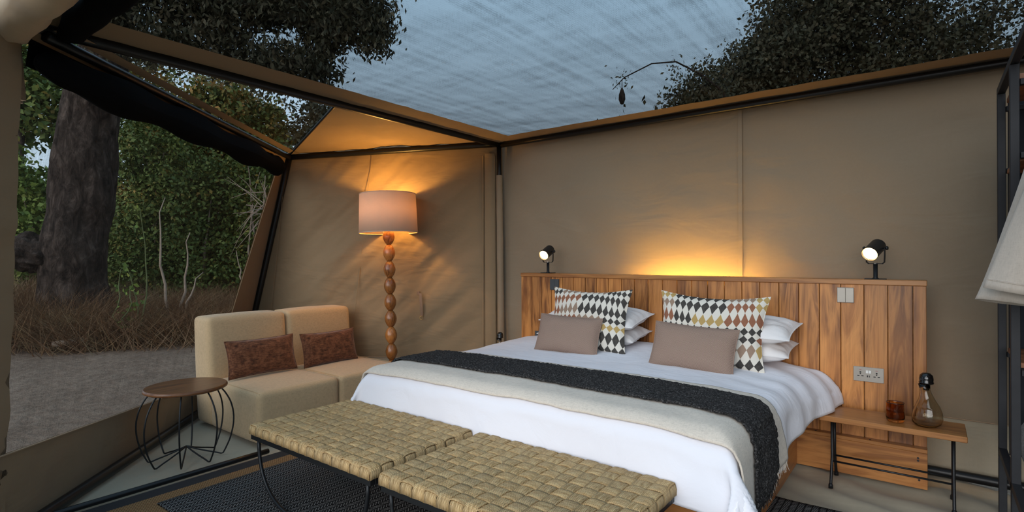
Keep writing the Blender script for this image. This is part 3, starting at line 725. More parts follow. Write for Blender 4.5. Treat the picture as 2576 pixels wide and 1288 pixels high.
# ================================================================== bedside benches with carafes
def bedside(x0, x1, label):
    t = thing('bedside_bench', label, 'bedside table', ((x0 + x1) / 2, 3.887, 0), 0, 'slim bedside benches'); L = x1 - x0; zt = .436
    b = MB().box((0, 0, 0), (L, .295, .032), .003).build('top', PLANKX, t, False, (0, 0, zt - .016))
    for sx in (-1, 1):
        for sy in (-1, 1):
            X = sx * (L / 2 - .055); Y = sy * .055
            lg = MB().tube([(X, Y, zt - .032), (X, Y, .17), (X, Y + sy * .02, .12), (X, Y + sy * .06, .03), (X, Y + sy * .065, .012)], .0085, 10).build('leg', BLACKIRON, t, True)
            MB().lathe([(.0, 0), (.013, 0), (.012, .02), (.009, .028)], 12).build('rubber_foot', BLACKIRON, lg, True, (X, Y + sy * .067, 0))
    for sy in (-1, 1): MB().tube([(-L / 2 + .055, sy * .06, .145), (L / 2 - .055, sy * .06, .145)], .006, 8).build('stretcher', BLACKIRON, t, True)
bedside(-.533, .155, 'slim wooden bedside bench on black legs under the wall socket')
bedside(-3.82, -3.13, 'slim wooden bedside bench hidden beyond the bed beside the corner post')

def carafe(x, y, s, label):
    t = thing('carafe', label, 'carafe', (x, y, .437), .4, 'glass water carafes')
    prof = [(.0, .0), (.055, .002), (.078, .02), (.085, .05), (.082, .085), (.068, .12), (.047, .155), (.033, .19), (.029, .215), (.031, .24), (.0275, .24), (.026, .214), (.029, .188), (.043, .152), (.064, .118), (.078, .084), (.081, .05), (.074, .022), (.05, .008), (.0, .007)]
    prof = [(r * s * .9, z * s) for r, z in prof]
    b = MB().lathe(prof, 40)
    b.v = [((x_ * (1 - .10 * math.sin(z_ / s * 14)) + .012 * s * math.sin(z_ / s * 16)), y_ * (1 + .06 * math.sin(z_ / s * 20)), z_) for x_, y_, z_ in b.v]
    b.build('body', GLASSS, t, True)
    st = MB().lathe([(.0, .205), (.016, .206), (.019, .225), (.024, .2405), (.038, .243), (.04, .25), (.036, .256), (.038, .27), (.034, .29), (.02, .303), (.0, .306)], 28)
    st.v = [(a * s * .9 + .004, b_ * s * .9, c * s) for a, b_, c in st.v]; st.build('stopper', STOPPER, t, True)
carafe(-.022, 3.85, .985, 'smoky glass carafe with black ball stopper beside the amber tumbler')
carafe(-3.165, 3.93, .86, 'smoky glass carafe with black stopper half hidden beyond the bed')
t = thing('tumbler', 'amber glass tumbler on the bedside bench', 'glass', (-.162, 3.85, .437), .2)
MB().lathe([(.0, .0), (.034, .001), (.044, .008), (.047, .03), (.0455, .075), (.044, .108), (.0455, .112), (.042, .112), (.0405, .107), (.042, .075), (.0435, .03), (.038, .016), (.0, .014)], 36).build('glass_body', GLASSA, t, True)

# ================================================================== sofa modules and cushions
def block(name, mat, parent, c, d, bev, shear=0.0, puff=.012, seed=0):
    bm = bmesh.new(); bmesh.ops.create_cube(bm, size=1)
    for v in bm.verts: v.co = Vector((v.co.x * d[0], v.co.y * d[1], v.co.z * d[2]))
    bmesh.ops.bevel(bm, geom=bm.edges[:], offset=bev, segments=4, profile=.6, affect='EDGES')
    bmesh.ops.subdivide_edges(bm, edges=[e for e in bm.edges if e.calc_length() > .15], cuts=8, use_grid_fill=True)
    for v in bm.verts:
        p = v.co; kx, ky, kz = [max(0, 1 - (2 * p[i] / d[i]) ** 2) for i in range(3)]
        v.co = p + Vector((math.copysign(1, p.x) * puff * ky * kz * (abs(p.x) > d[0] * .4), math.copysign(1, p.y) * puff * kx * kz * (abs(p.y) > d[1] * .4), math.copysign(1, p.z) * puff * kx * ky * (abs(p.z) > d[2] * .4)))
        v.co.x += -shear * (p.z + d[2] / 2); v.co += Vector((0, 0, .003 * nz(p.x * 5 + seed, p.y * 5, p.z * 5)))
    me = bpy.data.meshes.new(name); bm.to_mesh(me); bm.free(); me.materials.append(mat)
    me.polygons.foreach_set('use_smooth', [True] * len(me.polygons))
    o = bpy.data.objects.new(name, me); COL.objects.link(o); o.parent = parent; o.location = c; return o
def sofa(y0, y1, label, seed):
    w = y1 - y0; t = thing('sofa_module', label, 'sofa', (-4.43, (y0 + y1) / 2, 0), 0, 'armless sofa modules')
    s = block('seat', LINEN, t, (.13, 0, .205), (.775, w, .385), .045, 0, .012, seed)
    b = block('backrest', LINEN, t, (-.375, 0, .455), (.285, w, .885), .05, .085, .014, seed + 4)
    for sy in (-1, 1):
        MB().tube([(.515 - .012, sy * (w / 2 - .012), .06), (.515 - .009, sy * (w / 2 - .012), .33), (.5, sy * (w / 2 - .014), .388), (.44, sy * (w / 2 - .012), .3975), (-.22, sy * (w / 2 - .012), .3985)], .0022, 5).build('welt', LINEN, s)
    for ob in t.children:
        for c_ in ob.children: c_.location = Vector(c_.location) - Vector(ob.location)
sofa(2.035, 2.725, 'sand linen armless sofa module nearer the round side table', 1)
sofa(2.735, 3.425, 'sand linen armless sofa module nearer the floor lamp', 9)
cushion('velvet_cushion', 'rust brown velvet cushion on the sofa module nearer the side table', 'cushion', VELVET, .60, .31, .12, (-4.50, 2.375, .565), (rx(14), 0, PI / 2), 'rust velvet cushions', 14, True, sag=.06)
cushion('velvet_cushion', 'rust brown velvet cushion on the sofa module nearer the floor lamp', 'cushion', VELVET, .58, .31, .12, (-4.50, 3.03, .55), (rx(14), 0, PI / 2), 'rust velvet cushions', 17, True, sag=.06)

# ================================================================== round side table
t = thing('side_table', 'round wooden side table on a cage of black wire legs', 'side table', (-4.115, 1.625, 0))
tp = MB().lathe([(.0, .484), (.246, .484), (.256, .49), (.258, .497), (.256, .505), (.249, .511), (.0, .511)], 56).build('top', TOPWOOD, t, 'auto')
for k in range(8):
    a = 2 * PI * (k + .35) / 8; e = V(math.cos(a), math.sin(a), 0)
    prof = [(.205, .484), (.24, .44), (.275, .37), (.293, .29), (.293, .21), (.275, .12), (.25, .055), (.226, .008), (.214, .006), (.17, .022), (.12, .038), (.06, .06), (.004, .085)]
    q_ = []
    for a_, b_, c_, d_ in zip([prof[0]] + prof[:6], prof[:7], prof[1:8], prof[2:9]):
        for f in (0, .33, .67):
            q_.append(tuple(.5 * (2 * b_[i] + (c_[i] - a_[i]) * f + (2 * a_[i] - 5 * b_[i] + 4 * c_[i] - d_[i]) * f * f + (3 * b_[i] - a_[i] - 3 * c_[i] + d_[i]) * f ** 3) for i in (0, 1)))
    MB().tube([e * r + V(0, 0, z) for r, z in q_ + prof[7:]], .0052, 8).build('wire_leg', BLACKIRON, t, True)

# ================================================================== floor lamp
lamp = thing('floor_lamp', 'floor lamp with a turned wooden bead stem and pale drum shade', 'floor lamp', (-4.262, 3.585, 0)); lamp.rotation_euler = (math.radians(.3), math.radians(-1.5), 0)
MB().lathe([(.0, 0), (.12, 0), (.125, .01), (.12, .025), (.05, .035), (.02, .045), (.0, .045)], 32).build('base', BEADWOOD, lamp, True)
zb = .04; nb = 10; hb_ = 1.648 / nb
for k in range(nb):
    pr = []
    for j in range(15):
        q = j / 14; pr.append((.022 + .037 * max(0, math.sin(q * PI)) ** .8, hb_ * (q - .5)))
    pr = [(.0, -hb_ / 2)] + pr + [(.0, hb_ / 2)]
    MB().lathe(pr, 28).build('bead', BEADWOOD, lamp, True, (0, 0, zb + hb_ * (k + .5)))
MB().lathe([(.0, 1.68), (.014, 1.68), (.014, 1.78), (.019, 1.785), (.019, 1.80), (.0, 1.80)], 16).build('bulb_holder', BLACKIRON, lamp, True)
MB().lathe([(.0, 1.80), (.016, 1.805), (.032, 1.84), (.03, 1.865), (.0, 1.885)], 20).build('bulb', BULB2, lamp, True)
sh = MB().lathe([(.288, 1.642), (.275, 2.028)], 64, cap=False).build('shade', SHADE, lamp, True); solid(sh, .003, 0)
for r, z in ((.288, 1.642), (.275, 2.028)): MB().tube([V(r * math.cos(2 * PI * k / 48), r * math.sin(2 * PI * k / 48), z) for k in range(48)], .0045, 6, True).build('shade_ring', SHADE, lamp, True)
for k in range(3):
    a = 2 * PI * k / 3; MB().tube([(0.015 * math.cos(a), .015 * math.sin(a), 1.79), (.283 * math.cos(a), .283 * math.sin(a), 1.80)], .0025, 5).build('spider_arm', BLACKIRON, lamp)
ld = bpy.data.lights.new('lamp_glow', 'POINT'); ld.energy = 27; ld.color = (1.0, .53, .12); ld.shadow_soft_size = .04
lo = bpy.data.objects.new('lamp_glow', ld); COL.objects.link(lo); lo.parent = lamp; lo.location = (0, 0, 1.91)

# ================================================================== woven benches
def bench(x0, y0, label, seed):
    L, W_ = 1.09, .695; t = thing('woven_bench', label, 'bench', (x0 + L / 2, y0 + W_ / 2, 0), 0, 'woven seagrass benches at the foot of the bed'); R_ = random.Random(seed)
    zt = .448; fz = .375
    fr = thing_part = None
    for sy in (-1, 1): MB().box((0, 0, 0), (L - .012, .03, .035), .002).build('frame_bar', BLACKIRON, t, False, (0, sy * (W_ / 2 - .021), fz))
    for sx in (-1, 1): MB().box((0, 0, 0), (.03, W_ - .072, .035), .002).build('frame_bar', BLACKIRON, t, False, (sx * (L / 2 - .021), 0, fz))
    core = MB().box((0, 0, 0), (L - .02, W_ - .02, .036), .012).build('seat_pad', SEAGRASS, t, False, (0, 0, .411))
    nx, ny = 15, 10; px, py = L / nx, W_ / ny
    def strip(length, n_cross, pitch, width, phase, horiz, pos):
        """flat strip along local x, over and under the crossing strips, wrapped down at both ends"""
        m = MB(); hl = length / 2; K = n_cross * 6; cs = []
        amp = .0048
        for k in range(K + 1):
            s = -hl + .012 + (length - .024) * k / K
            ph = (s + hl) / pitch
            cs.append((s, zt - .0085 + amp * math.tanh(2.4 * math.sin(PI * (ph + phase))) + R_.uniform(-.0008, .0008)))
        ends0 = [(-hl - .003, zt - .06), (-hl - .004, zt - .035), (-hl + .001, zt - .016)]
        ends1 = [(hl - .001, zt - .016), (hl + .004, zt - .035), (hl + .003, zt - .06)]
        path = ends0 + cs + ends1
        def fn(u, v):
            q = u * (len(path) - 1); i = min(int(q), len(path) - 2); f = q - i
            s = path[i][0] + (path[i + 1][0] - path[i][0]) * f; z = path[i][1] + (path[i + 1][1] - path[i][1]) * f
            w = (v - .5) * width; crown = .0022 * (1 - (2 * v - 1) ** 2)
            return V(s + crown * (1 if i < 2 and False else 0), w, z + crown)
        m.grid(fn, len(path) - 1, 4)
        o = m.build('woven_strip', SEAGRASS, t, True, (0, pos, 0) if horiz else (pos, 0, 0), None if horiz else (0, 0, PI / 2)); solid(o, .004, -1)
        o.rotation_euler.z += R_.uniform(-.004, .004)
    for j in range(ny): strip(L, nx, px, py * .95, j % 2, True, -W_ / 2 + py * (j + .5))
    for i in range(nx): strip(W_, ny, py, px * .95, (i + 1) % 2, False, -L / 2 + px * (i + .5))
    for sy in (-1, 1):
        pts = []; hx = L / 2 - .05
        for k in range(25):
            a = PI * k / 24; c = math.cos(a); s = math.sin(a)
            pts.append(V(-math.copysign(abs(c) ** .62, c) * hx, sy * (W_ / 2 - .03), .36 - (.352) * abs(s) ** .9))
        MB().tube(pts, .010, 10).build('hoop_leg', BLACKIRON, t, True)
    for sx in (-1, 1): MB().box((0, 0, 0), (.02, W_ - .06, .01), .001).build('floor_bar', BLACKIRON, t, False, (sx * .12, 0, .0085))
bench(-3.10, 1.557, 'woven seagrass bench at the foot of the bed, nearer the sofa', 3)
bench(-1.945, 1.555, 'woven seagrass bench at the foot of the bed, farther from the sofa', 4)

# ================================================================== rugs
def slab(x0, x1, y0, y1, z0, z1, mat, name, label, cat, wob=.006, nu=40, nv=40, curl=0.0):
    root = thing(name, label, cat, ((x0 + x1) / 2, (y0 + y1) / 2, 0)); c = root.location.copy()
    def fn(u, v):
        x = x0 + (x1 - x0) * u; y = y0 + (y1 - y0) * v
        e = curl * sm(.9, 1.0, max(1 - v, 1 - u)) if curl else 0
        return V(x + wob * nz(y * 4, 1) * (1 if u < .02 else 0), y + wob * nz(x * 4, 3) * (1 if v in (0, 1) else 0), z1 + .0012 * fbm(x * 4, y * 4) + e) - c
    ob = MB().grid(fn, nu, nv).build('pile', mat, root, True); solid(ob, z1 - z0, -1); return root
jr = slab(-3.60, -3.30, .2, 3.3, .0006, .007, JUTE, 'jute_mat', 'tan jute mat with a dark border beneath the black rug', 'mat')
MB().box((0, 0, 0), (.11, 3.12, .006), .001).build('border', mat_plain('dark_mat_border', (.016, .015, .017), .9), jr, False, (-.195, 0, .0045))
rug = slab(-3.465, .12, 1.215, 3.41, .0085, .0155, RUGM, 'black_rug', 'large black rug with fine grey zigzag rows under the benches', 'rug', .01, 70, 50)

# ================================================================== strap on the corner wall
c = lw(.86, 1.02, .03); t = thing('canvas_strap', 'short leather strap with a brass ring hanging on the corner wall', 'strap', c)
MB().box((0, 0, 0), (.03, .012, .04), .002).build('tab', STRAP, t, False, (-.03, 0, .0), (0, 0, math.atan2(WD.y, WD.x)))
MB().grid(lambda u, v: WD * (.012 - .026 * u - .015 * math.sin(v * 1.8)) + WNL * (.01 + .016 * math.sin(v * PI)) + V(0, 0, .0 - .235 * v), 3, 14).build('webbing', STRAP, t, True)
MB().tube([V(0, 0, -.255) + WD * (-.012 + .017 * math.cos(2 * PI * k / 18)) + V(0, 0, .018 * math.sin(2 * PI * k / 18)) + WNL * .014 for k in range(18)], .003, 6, True).build('ring', BRASS, t, True)

# ================================================================== clothes rack at the right
sx0, sx1 = .291, 1.33; ys = (3.945, 3.37, 2.6); wpo = .034
sh_ = thing('shelf_rack', 'tall black steel clothes rack with wooden shelves at the right edge', 'shelf', ((sx0 + sx1) / 2, 3.5, 0)); so = Vector(sh_.location)
def sbar(name, a, b, w=wpo, mat=SHELFIRON, d=None):
    a, b = Vector(a), Vector(b); m = (a + b) / 2; sz = [max(abs(b[i] - a[i]), w) for i in range(3)]
    return MB().box((0, 0, 0), sz, .002).build(name, mat, sh_, False, m - so)
for y in ys:
    for x in (sx0 + wpo / 2, sx1): sbar('upright', (x, y, 0), (x, y, 2.267))
for z in (2.284, .342):
    for x in (sx0 + wpo / 2, sx1): sbar('side_rail', (x, ys[2] - .018, z), (x, ys[0] + .018, z), wpo)
for z in (2.184, 1.851, .863):
    for y in ys: sbar('cross_rail', (sx0 + .036, y, z), (sx1 - .02, y, z), .028)
for z, n_ in ((2.22, 4), (1.842, 4), (.892, 4)):
    for k in range(n_):
        y = ys[1] + .03 + (ys[0] - ys[1] - .06) * (k + .5) / n_
        MB().box((0, 0, 0), (sx1 - sx0 - .05, (ys[0] - ys[1] - .06) / n_ - .004, .024), .002).build('shelf_board', REDWOOD, sh_, False, V((sx0 + sx1) / 2 + .012, y, z) - so)
MB().box((0, 0, 0), (sx1 - sx0 - .06, .008, 1.9), .001).build('back_panel', NAVY, sh_, False, V((sx0 + sx1) / 2 + .015, ys[0] + .014, 1.27) - so)
# robe on a hanger
rb = thing('cotton_robe', 'undyed cotton robe hanging from the black clothes rack', 'robe', (.53, 3.06, 1.1)); ro = Vector(rb.location)
def robe_fn(u, v):
    a = u * 2 * PI; z = 1.165 + .80 * v
    hw = .375 - .21 * v ** .9 - .10 * sm(.8, 1, v); dp = .085 - .035 * v
    f = 1 + (.10 * math.sin(a * 9) + .05 * math.sin(a * 17 + 1)) * (1 - v)
    cx = .53; zz = z - .045 * (1 - v) * (math.cos(a) + 0) * 1
    return V(cx + hw * math.cos(a), 3.06 + dp * math.sin(a) * f + .01 * nz(v * 4, math.cos(a) * 3), zz + .008 * math.sin(a * 2) * (1 - v)) - ro
o = MB().grid(robe_fn, 90, 40).build('body', ROBE, rb, True); solid(o, .006, 0)
def sleeve_fn(u, v):
    a = u * 2 * PI; z = 1.235 + .60 * v; cx = .33 + .11 * v
    hw = .155 - .07 * v; return V(cx + hw * math.cos(a), 2.955 + .05 * math.sin(a) * (1 + .2 * math.sin(a * 5)), z - .03 * math.cos(a) * (1 - v)) - ro
o = MB().grid(sleeve_fn, 40, 26).build('sleeve', ROBE, rb, True); solid(o, .006, 0)
for z in (.06, .066): MB().tube([sleeve_fn(k / 40, z) * 1.0 + V(0, -.004, 0) for k in range(40)], .0022, 5, True).build('hem_stitch', ROBE, rb)
MB().tube([V(.40, 3.06, 1.93) - ro, V(.53, 3.06, 2.0) - ro, V(.66, 3.06, 1.93) - ro], .012, 8).build('hanger', REDWOOD, rb)
MB().tube([V(.53, 3.06, 2.0) - ro, V(.53, 3.06, 2.06) - ro, V(.55, 3.06, 2.09) - ro], .003, 6).build('hanger_hook', BLACKIRON, rb)
MB().tube([V(.53, 2.8, 2.07) - ro] + [V(.53, 3.3, 2.07) - ro], .008, 8).build('hanger_hook', BLACKIRON, rb)
bl_ = thing('fleece_blanket', 'grey fleece blanket folded low on the clothes rack', 'blanket', (.70, 3.62, .345))
def fl_fn(u, v):
    a = v * 2 * PI; x = -.36 + .6 * u; k = min(1, math.sqrt(max(0, min(u, 1 - u) * 16)))
    return V(x + .05 * math.sin(a) * 0, -.13 * math.cos(a) * k, .135 + .13 * math.sin(a) * k * (1 - .3 * u) + .012 * fbm(x * 20, math.cos(a) * 3, math.sin(a) * 3))
MB().grid(fl_fn, 40, 24).build('fold', GREYWOOL, bl_, True)

# ================================================================== outside: trees, bushes, grass
def leaf_mesh(name, mat, parent, pts, size, seed, aspect=.55, droop=.0, jitter=.35):
    """one foliage mesh: a pointed four-vertex leaf at every point"""
    r = np.random.default_rng(seed); n = len(pts); pts = np.asarray(pts, float)
    d = r.normal(size=(n, 3)); d[:, 2] -= droop; d /= np.linalg.norm(d, axis=1)[:, None]
    e = r.normal(size=(n, 3)); e -= (e * d).sum(1)[:, None] * d; e /= np.linalg.norm(e, axis=1)[:, None]
    nn = np.cross(d, e)
    s = (size * (1 + jitter * r.uniform(-1, 1, n)))[:, None]
    a = pts - d * s * .5; b = pts + e * s * aspect * .5 + nn * s * .08; c_ = pts + d * s * .5; f = pts - e * s * aspect * .5 + nn * s * .08
    co = np.stack([a, b, c_, f], 1).reshape(-1, 3)
    me = bpy.data.meshes.new(name); me.vertices.add(4 * n); me.vertices.foreach_set('co', co.ravel())
    me.loops.add(4 * n); me.loops.foreach_set('vertex_index', np.arange(4 * n, dtype=np.int32))
    me.polygons.add(n); me.polygons.foreach_set('loop_start', np.arange(0, 4 * n, 4, dtype=np.int32)); me.polygons.foreach_set('loop_total', np.full(n, 4, dtype=np.int32))
    me.update(calc_edges=True); me.materials.append(mat)
    o = bpy.data.objects.new(name, me); COL.objects.link(o); o.parent = parent; o['kind'] = 'stuff'; return o
def blob(r, c, rad, n, clump=14, spread=.28):
    """points in twig clumps spread through an ellipsoid"""
    k = max(1, n // clump); u = r.normal(size=(k, 3)); u /= np.linalg.norm(u, axis=1)[:, None]
    q = u * (r.uniform(.1, 1, k) ** .5)[:, None] * np.array(rad) + np.array(c)
    p = np.repeat(q, clump, 0) + r.normal(size=(k * clump, 3)) * spread * np.array([1, 1, .8]); return p
def branchy(root, base, tips, r0, mat, seed, name='branch'):
    R_ = random.Random(seed); base = Vector(base)
    for tp in tips:
        tp = Vector(tp); pts = []; n = 9
        off = V(R_.uniform(-.3, .3), R_.uniform(-.3, .3), R_.uniform(-.1, .4)) * (tp - base).length * .25
        for k in range(n):
            q = k / (n - 1); pts.append(base.lerp(tp, q) + off * math.sin(q * PI) + V(nz(q * 4, seed), nz(q * 4, seed, 7), nz(q * 4, seed, 3)) * .12)
        MB().tube(pts, [r0 * (1 - .8 * k / (n - 1)) for k in range(n)], 7).build(name, mat, root, True)

# the big old tree beside the tent
bt = thing('old_tree', 'huge dark barked tree with a burl standing outside the net wall', 'tree', (-12.75, 3.45, -.25)); b0 = Vector(bt.location)
tp_ = [((-13.0, 3.25, -.45), .85), ((-13.08, 3.2, .1), .64), ((-13.12, 3.16, .95), .53), ((-13.06, 3.21, 1.74), .52), ((-12.97, 3.28, 2.5), .51), ((-12.92, 3.32, 3.27), .50), ((-12.84, 3.38, 4.27), .46), ((-12.62, 3.54, 5.45), .41), ((-12.45, 3.67, 6.4), .36), ((-12.2, 3.9, 8.2), .28)]
def trunk_fn(u, v):
    q = v * (len(tp_) - 1); i = min(int(q), len(tp_) - 2); f = q - i; f2 = f * f * (3 - 2 * f)
    c = Vector(tp_[i][0]).lerp(Vector(tp_[i + 1][0]), f); r = tp_[i][1] + (tp_[i + 1][1] - tp_[i][1]) * f2
    a = u * 2 * PI; ca, sa = math.cos(a), math.sin(a)
    r *= 1 + .16 * nz(ca * 1.3, sa * 1.3, c.z * .8) + .05 * nz(ca * 5, sa * 5, c.z * 2) + .03 * nz(ca * 14, sa * 14, c.z * 7)
    r -= .16 * math.exp(-((c.z - 2.0) / .3) ** 2) * max(0, math.cos(a - .15)) ** 6
    return c + V(ca * r, sa * r, 0) - b0
MB().grid(trunk_fn, 80, 150).build('trunk', BARK, bt, True)
def burl_fn(u, v):
    a = u * 2 * PI; ph = (v - .5) * PI; ca, sa = math.cos(a) * math.cos(ph), math.sin(a) * math.cos(ph); sz = math.sin(ph)
    r = 1 + .32 * fbm(ca * 2.2, sa * 2.2, sz * 2.2) + .1 * nz(ca * 8, sa * 8, sz * 8)
    w_ = ca * .62 * r; return V(-13.5, 2.72, 1.5) + V(w_ * .79 - sa * .3 * r, w_ * .61 + sa * .38 * r, sz * .34 * r - .22 * max(0, ca) + .1 * max(0, -ca)) - b0
MB().grid(burl_fn, 50, 34).build('burl', BARK, bt, True)
branchy(bt, Vector((-12.45, 3.67, 6.2)) - b0, [Vector(p) - b0 for p in ((-9.2, 4.9, 8.2), (-10.3, 3.2, 8.6), (-8.4, 6.6, 7.6), (-14.5, 4.6, 9.5), (-11, 6, 9))], .22, BARK, 5)
rg = np.random.default_rng(11); pts = []
for c, rad, n in (((-11.3, 3.3, 6.1), (.9, .8, .8), 3200), ((-10.4, 4.0, 6.2), (.9, .8, .8), 4200), ((-9.7, 4.6, 6.0), (.9, .8, .7), 4600), ((-8.9, 5.1, 5.9), (.9, .8, .55), 4600), ((-8.35, 5.6, 5.45), (.5, .5, .5), 2400), ((-8.0, 6.0, 5.75), (.6, .6, .5), 3000), ((-7.75, 6.1, 5.35), (.32, .3, .42), 1300), ((-9.6, 4.6, 7.1), (1.8, 1.5, .9), 8000), ((-8.2, 5.6, 6.9), (1.2, 1.1, .7), 4500), ((-11.5, 3.4, 7.4), (1.6, 1.2, .9), 4500), ((-14.5, 4.5, 9.5), (2.5, 2.5, 1.3), 4000), ((-10.65, 3.8, 5.2), (.7, .6, .4), 1900), ((-9.83, 4.45, 5.05), (.7, .6, .45), 2300), ((-9.1, 5.0, 4.75), (.6, .5, .45), 2000), ((-8.5, 5.45, 4.75), (.4, .4, .4), 1300), ((-11.3, 3.2, 5.3), (.6, .5, .4), 1000)):
    pts.append(blob(rg, c, rad, n, 20, .13))
pts = np.concatenate(pts); pts[:, 2] -= .0
leaf_mesh('foliage', LEAF_DARK, bt, pts - np.array(b0), .115, 3, .38, 1.2)

def bush(name, label, cat, c, blobs, mat, leaf, seed, group, tips=(), tmat=TWIG, tr=.04, clump=46, spread=.17, droop=.25):
    root = thing(name, label, cat, c, 0, group); r = np.random.default_rng(seed); cc = Vector(c)
    pts = np.concatenate([blob(r, b[0], b[1], b[2], clump, spread) for b in blobs])
    pts = pts[pts[:, 2] > -.1]
    leaf_mesh('foliage', mat, root, pts - np.array(c), leaf, seed + 1, .6, droop)
    if tips: branchy(root, (0, 0, 0), [Vector(p) - cc for p in tips], tr, tmat, seed, 'stem')
    return root
G = 'bushes and trees beyond the net wall'
bush('bush', 'pale green bush left of the old tree trunk', 'bush', (-18.6, 3.6, -.1), [((-18.6, 3.6, 1.6), (1.2, 1.2, 1.7), 5200), ((-18.8, 3.5, 3.3), (.9, .9, .8), 1900)], LEAF_LIT, .15, 21, G, [(-18.4, 3.5, 3.2)])
bush('tree', 'tall blue green tree far behind the old trunk', 'tree', (-23.5, 4.6, -.1), [((-23.5, 4.6, 6.6), (2.0, 2.0, 1.4), 4600), ((-23.6, 4.3, 8.6), (1.8, 1.8, 1.2), 3000), ((-23.2, 4.6, 2.0), (2.2, 2.2, 2.0), 3800)], LEAF_BUSH, .22, 22, G, [(-23.5, 4.6, 8)], BARK, .22, 14, .3)
bush('bush', 'dense dark bush just right of the old tree trunk', 'bush', (-15.0, 5.0, -.1), [((-15.0, 5.0, 1.6), (.95, .95, 1.9), 9000), ((-15.0, 5.1, 3.9), (.9, .9, 1.2), 5200)], LEAF_BUSH, .10, 23, G, [(-15.2, 4.8, 4.5), (-14.6, 5.3, 4.0)])
bush('bush', 'rounded green bush in the middle of the net wall view', 'bush', (-14.0, 5.85, -.1), [((-14.0, 5.85, 1.1), (.95, .95, 1.4), 9000), ((-14.1, 5.8, 2.9), (.9, .9, 1.2), 5600)], LEAF_BUSH, .095, 24, G, [(-14.2, 5.6, 3.6), (-13.8, 6.1, 3.2)])
bush('bush', 'green bush behind the dead twigs near the sofa end', 'bush', (-13.1, 6.9, -.1), [((-13.1, 6.9, 1.2), (.95, .95, 1.5), 8500), ((-13.1, 6.9, 3.2), (1.0, .9, 1.2), 6000)], LEAF_BUSH, .095, 25, G, [(-13.2, 6.6, 3.6), (-12.9, 7.1, 3.0)])
bush('tree', 'tree with yellowing leaves seen through the triangular net', 'tree', (-15.4, 7.2, -.1), [((-15.6, 7.0, 5.3), (1.35, 1.2, 1.2), 8200), ((-16.3, 6.4, 4.4), (1.0, 1.0, 1.0), 3600), ((-14.6, 7.9, 4.8), (.8, .8, .9), 3200), ((-15.3, 7.2, 3.0), (1.5, 1.3, 1.3), 5000)], LEAF_AUT, .13, 26, G, [(-15.4, 7.1, 5.6), (-16.0, 6.6, 5.0), (-14.8, 7.7, 5.2)], BARK, .12)
bush('tree', 'sparse grey green tree between the old trunk and the yellowing one', 'tree', (-17.6, 5.9, -.1), [((-17.5, 5.8, 6.6), (1.0, .9, 1.0), 1700), ((-17.2, 6.0, 5.0), (1.0, .9, 1.1), 2600), ((-17.4, 5.9, 3.0), (1.2, 1.0, 1.4), 3600)], LEAF_AUT, .13, 27, G, [(-17.4, 5.8, 6.6), (-17.0, 6.2, 5.8)], BARK, .13)
bush('tree', 'slender dark tree beside the canvas gable', 'tree', (-13.3, 9.0, -.1), [((-13.5, 8.8, 5.1), (.75, .75, .9), 3200), ((-13.5, 8.8, 3.6), (.9, .9, 1.3), 4000), ((-13.3, 9.0, 1.6), (1.2, 1.2, 1.6), 4500)], LEAF_DARK, .12, 28, G, [(-13.5, 8.8, 5.6)], BARK, .1)
bush('hedge', 'dark thicket closing off the view behind the bushes', 'thicket', (-18.0, 7.5, -.1), [((-20.5, 6.2, 1.8), (2.6, 1.8, 2.2), 7000), ((-17.0, 8.2, 1.8), (2.4, 1.6, 2.2), 8000), ((-14.2, 10.3, 1.6), (2.2, 1.6, 2.0), 6000), ((-18.0, 8.0, 3.9), (2.2, 1.4, 1.0), 3800)], LEAF_DARK, .2, 29, G, (), TWIG, .04, 14, .35)
G2 = 'trees rising behind the back wall'
bush('tree', 'tall dark tree behind the back wall, seen through the roof above the right pillows', 'tree', (-3.3, 15.2, -.1), [((-2.4, 15.7, 7.4), (1.4, 1.4, 1.4), 11000), ((-3.2, 15.2, 6.3), (1.2, 1.2, 1.0), 10000), ((-4.3, 14.3, 5.3), (1.1, 1.0, .8), 7500), ((-3.2, 15.2, 4.8), (1.8, 1.3, 1.0), 5000)], LEAF_DARK, .11, 31, G2, [(-2.6, 15.6, 7.6), (-3.6, 15, 6.4)], BARK, .2, 60, .24, .6)
bush('tree', 'broad dark tree behind the back wall, seen through the roof at the right', 'tree', (-.4, 17.2, -.1), [((-1.2, 16.7, 7.6), (1.6, 1.5, 1.2), 8500), ((-.3, 17.3, 6.3), (1.5, 1.4, 1.1), 6000), ((.5, 18.0, 7.7), (1.5, 1.5, 1.1), 2600), ((-1.4, 16.6, 5.6), (1.4, 1.3, .9), 7000), ((.9, 18.2, 5.8), (1.5, 1.4, .9), 2400), ((1.8, 18.9, 7.2), (1.3, 1.3, 1.2), 1300), ((-.8, 17, 9.3), (2.2, 2, 1.0), 6500)], LEAF_DARK, .115, 32, G2, [(-.6, 17, 7.6), (.6, 18, 7.4)], BARK, .22, 60, .26, .6)
bush('hedge', 'low dark thicket beyond the back wall at the roof line', 'thicket', (-4.5, 13.5, 0), [((-5.6, 13.2, 4.1), (1.1, .9, .75), 3000), ((-3.8, 14.2, 4.2), (1.8, 1.0, .9), 5000), ((-.8, 16.4, 4.4), (2.4, 1.2, .9), 5200), ((2.2, 18.5, 4.6), (2.0, 1.5, 1.0), 3500), ((-3.5, 14.2, 2.0), (4, 1.5, 1.8), 5000)], LEAF_DARK, .17, 33, G2, (), TWIG, .04, 16, .3)
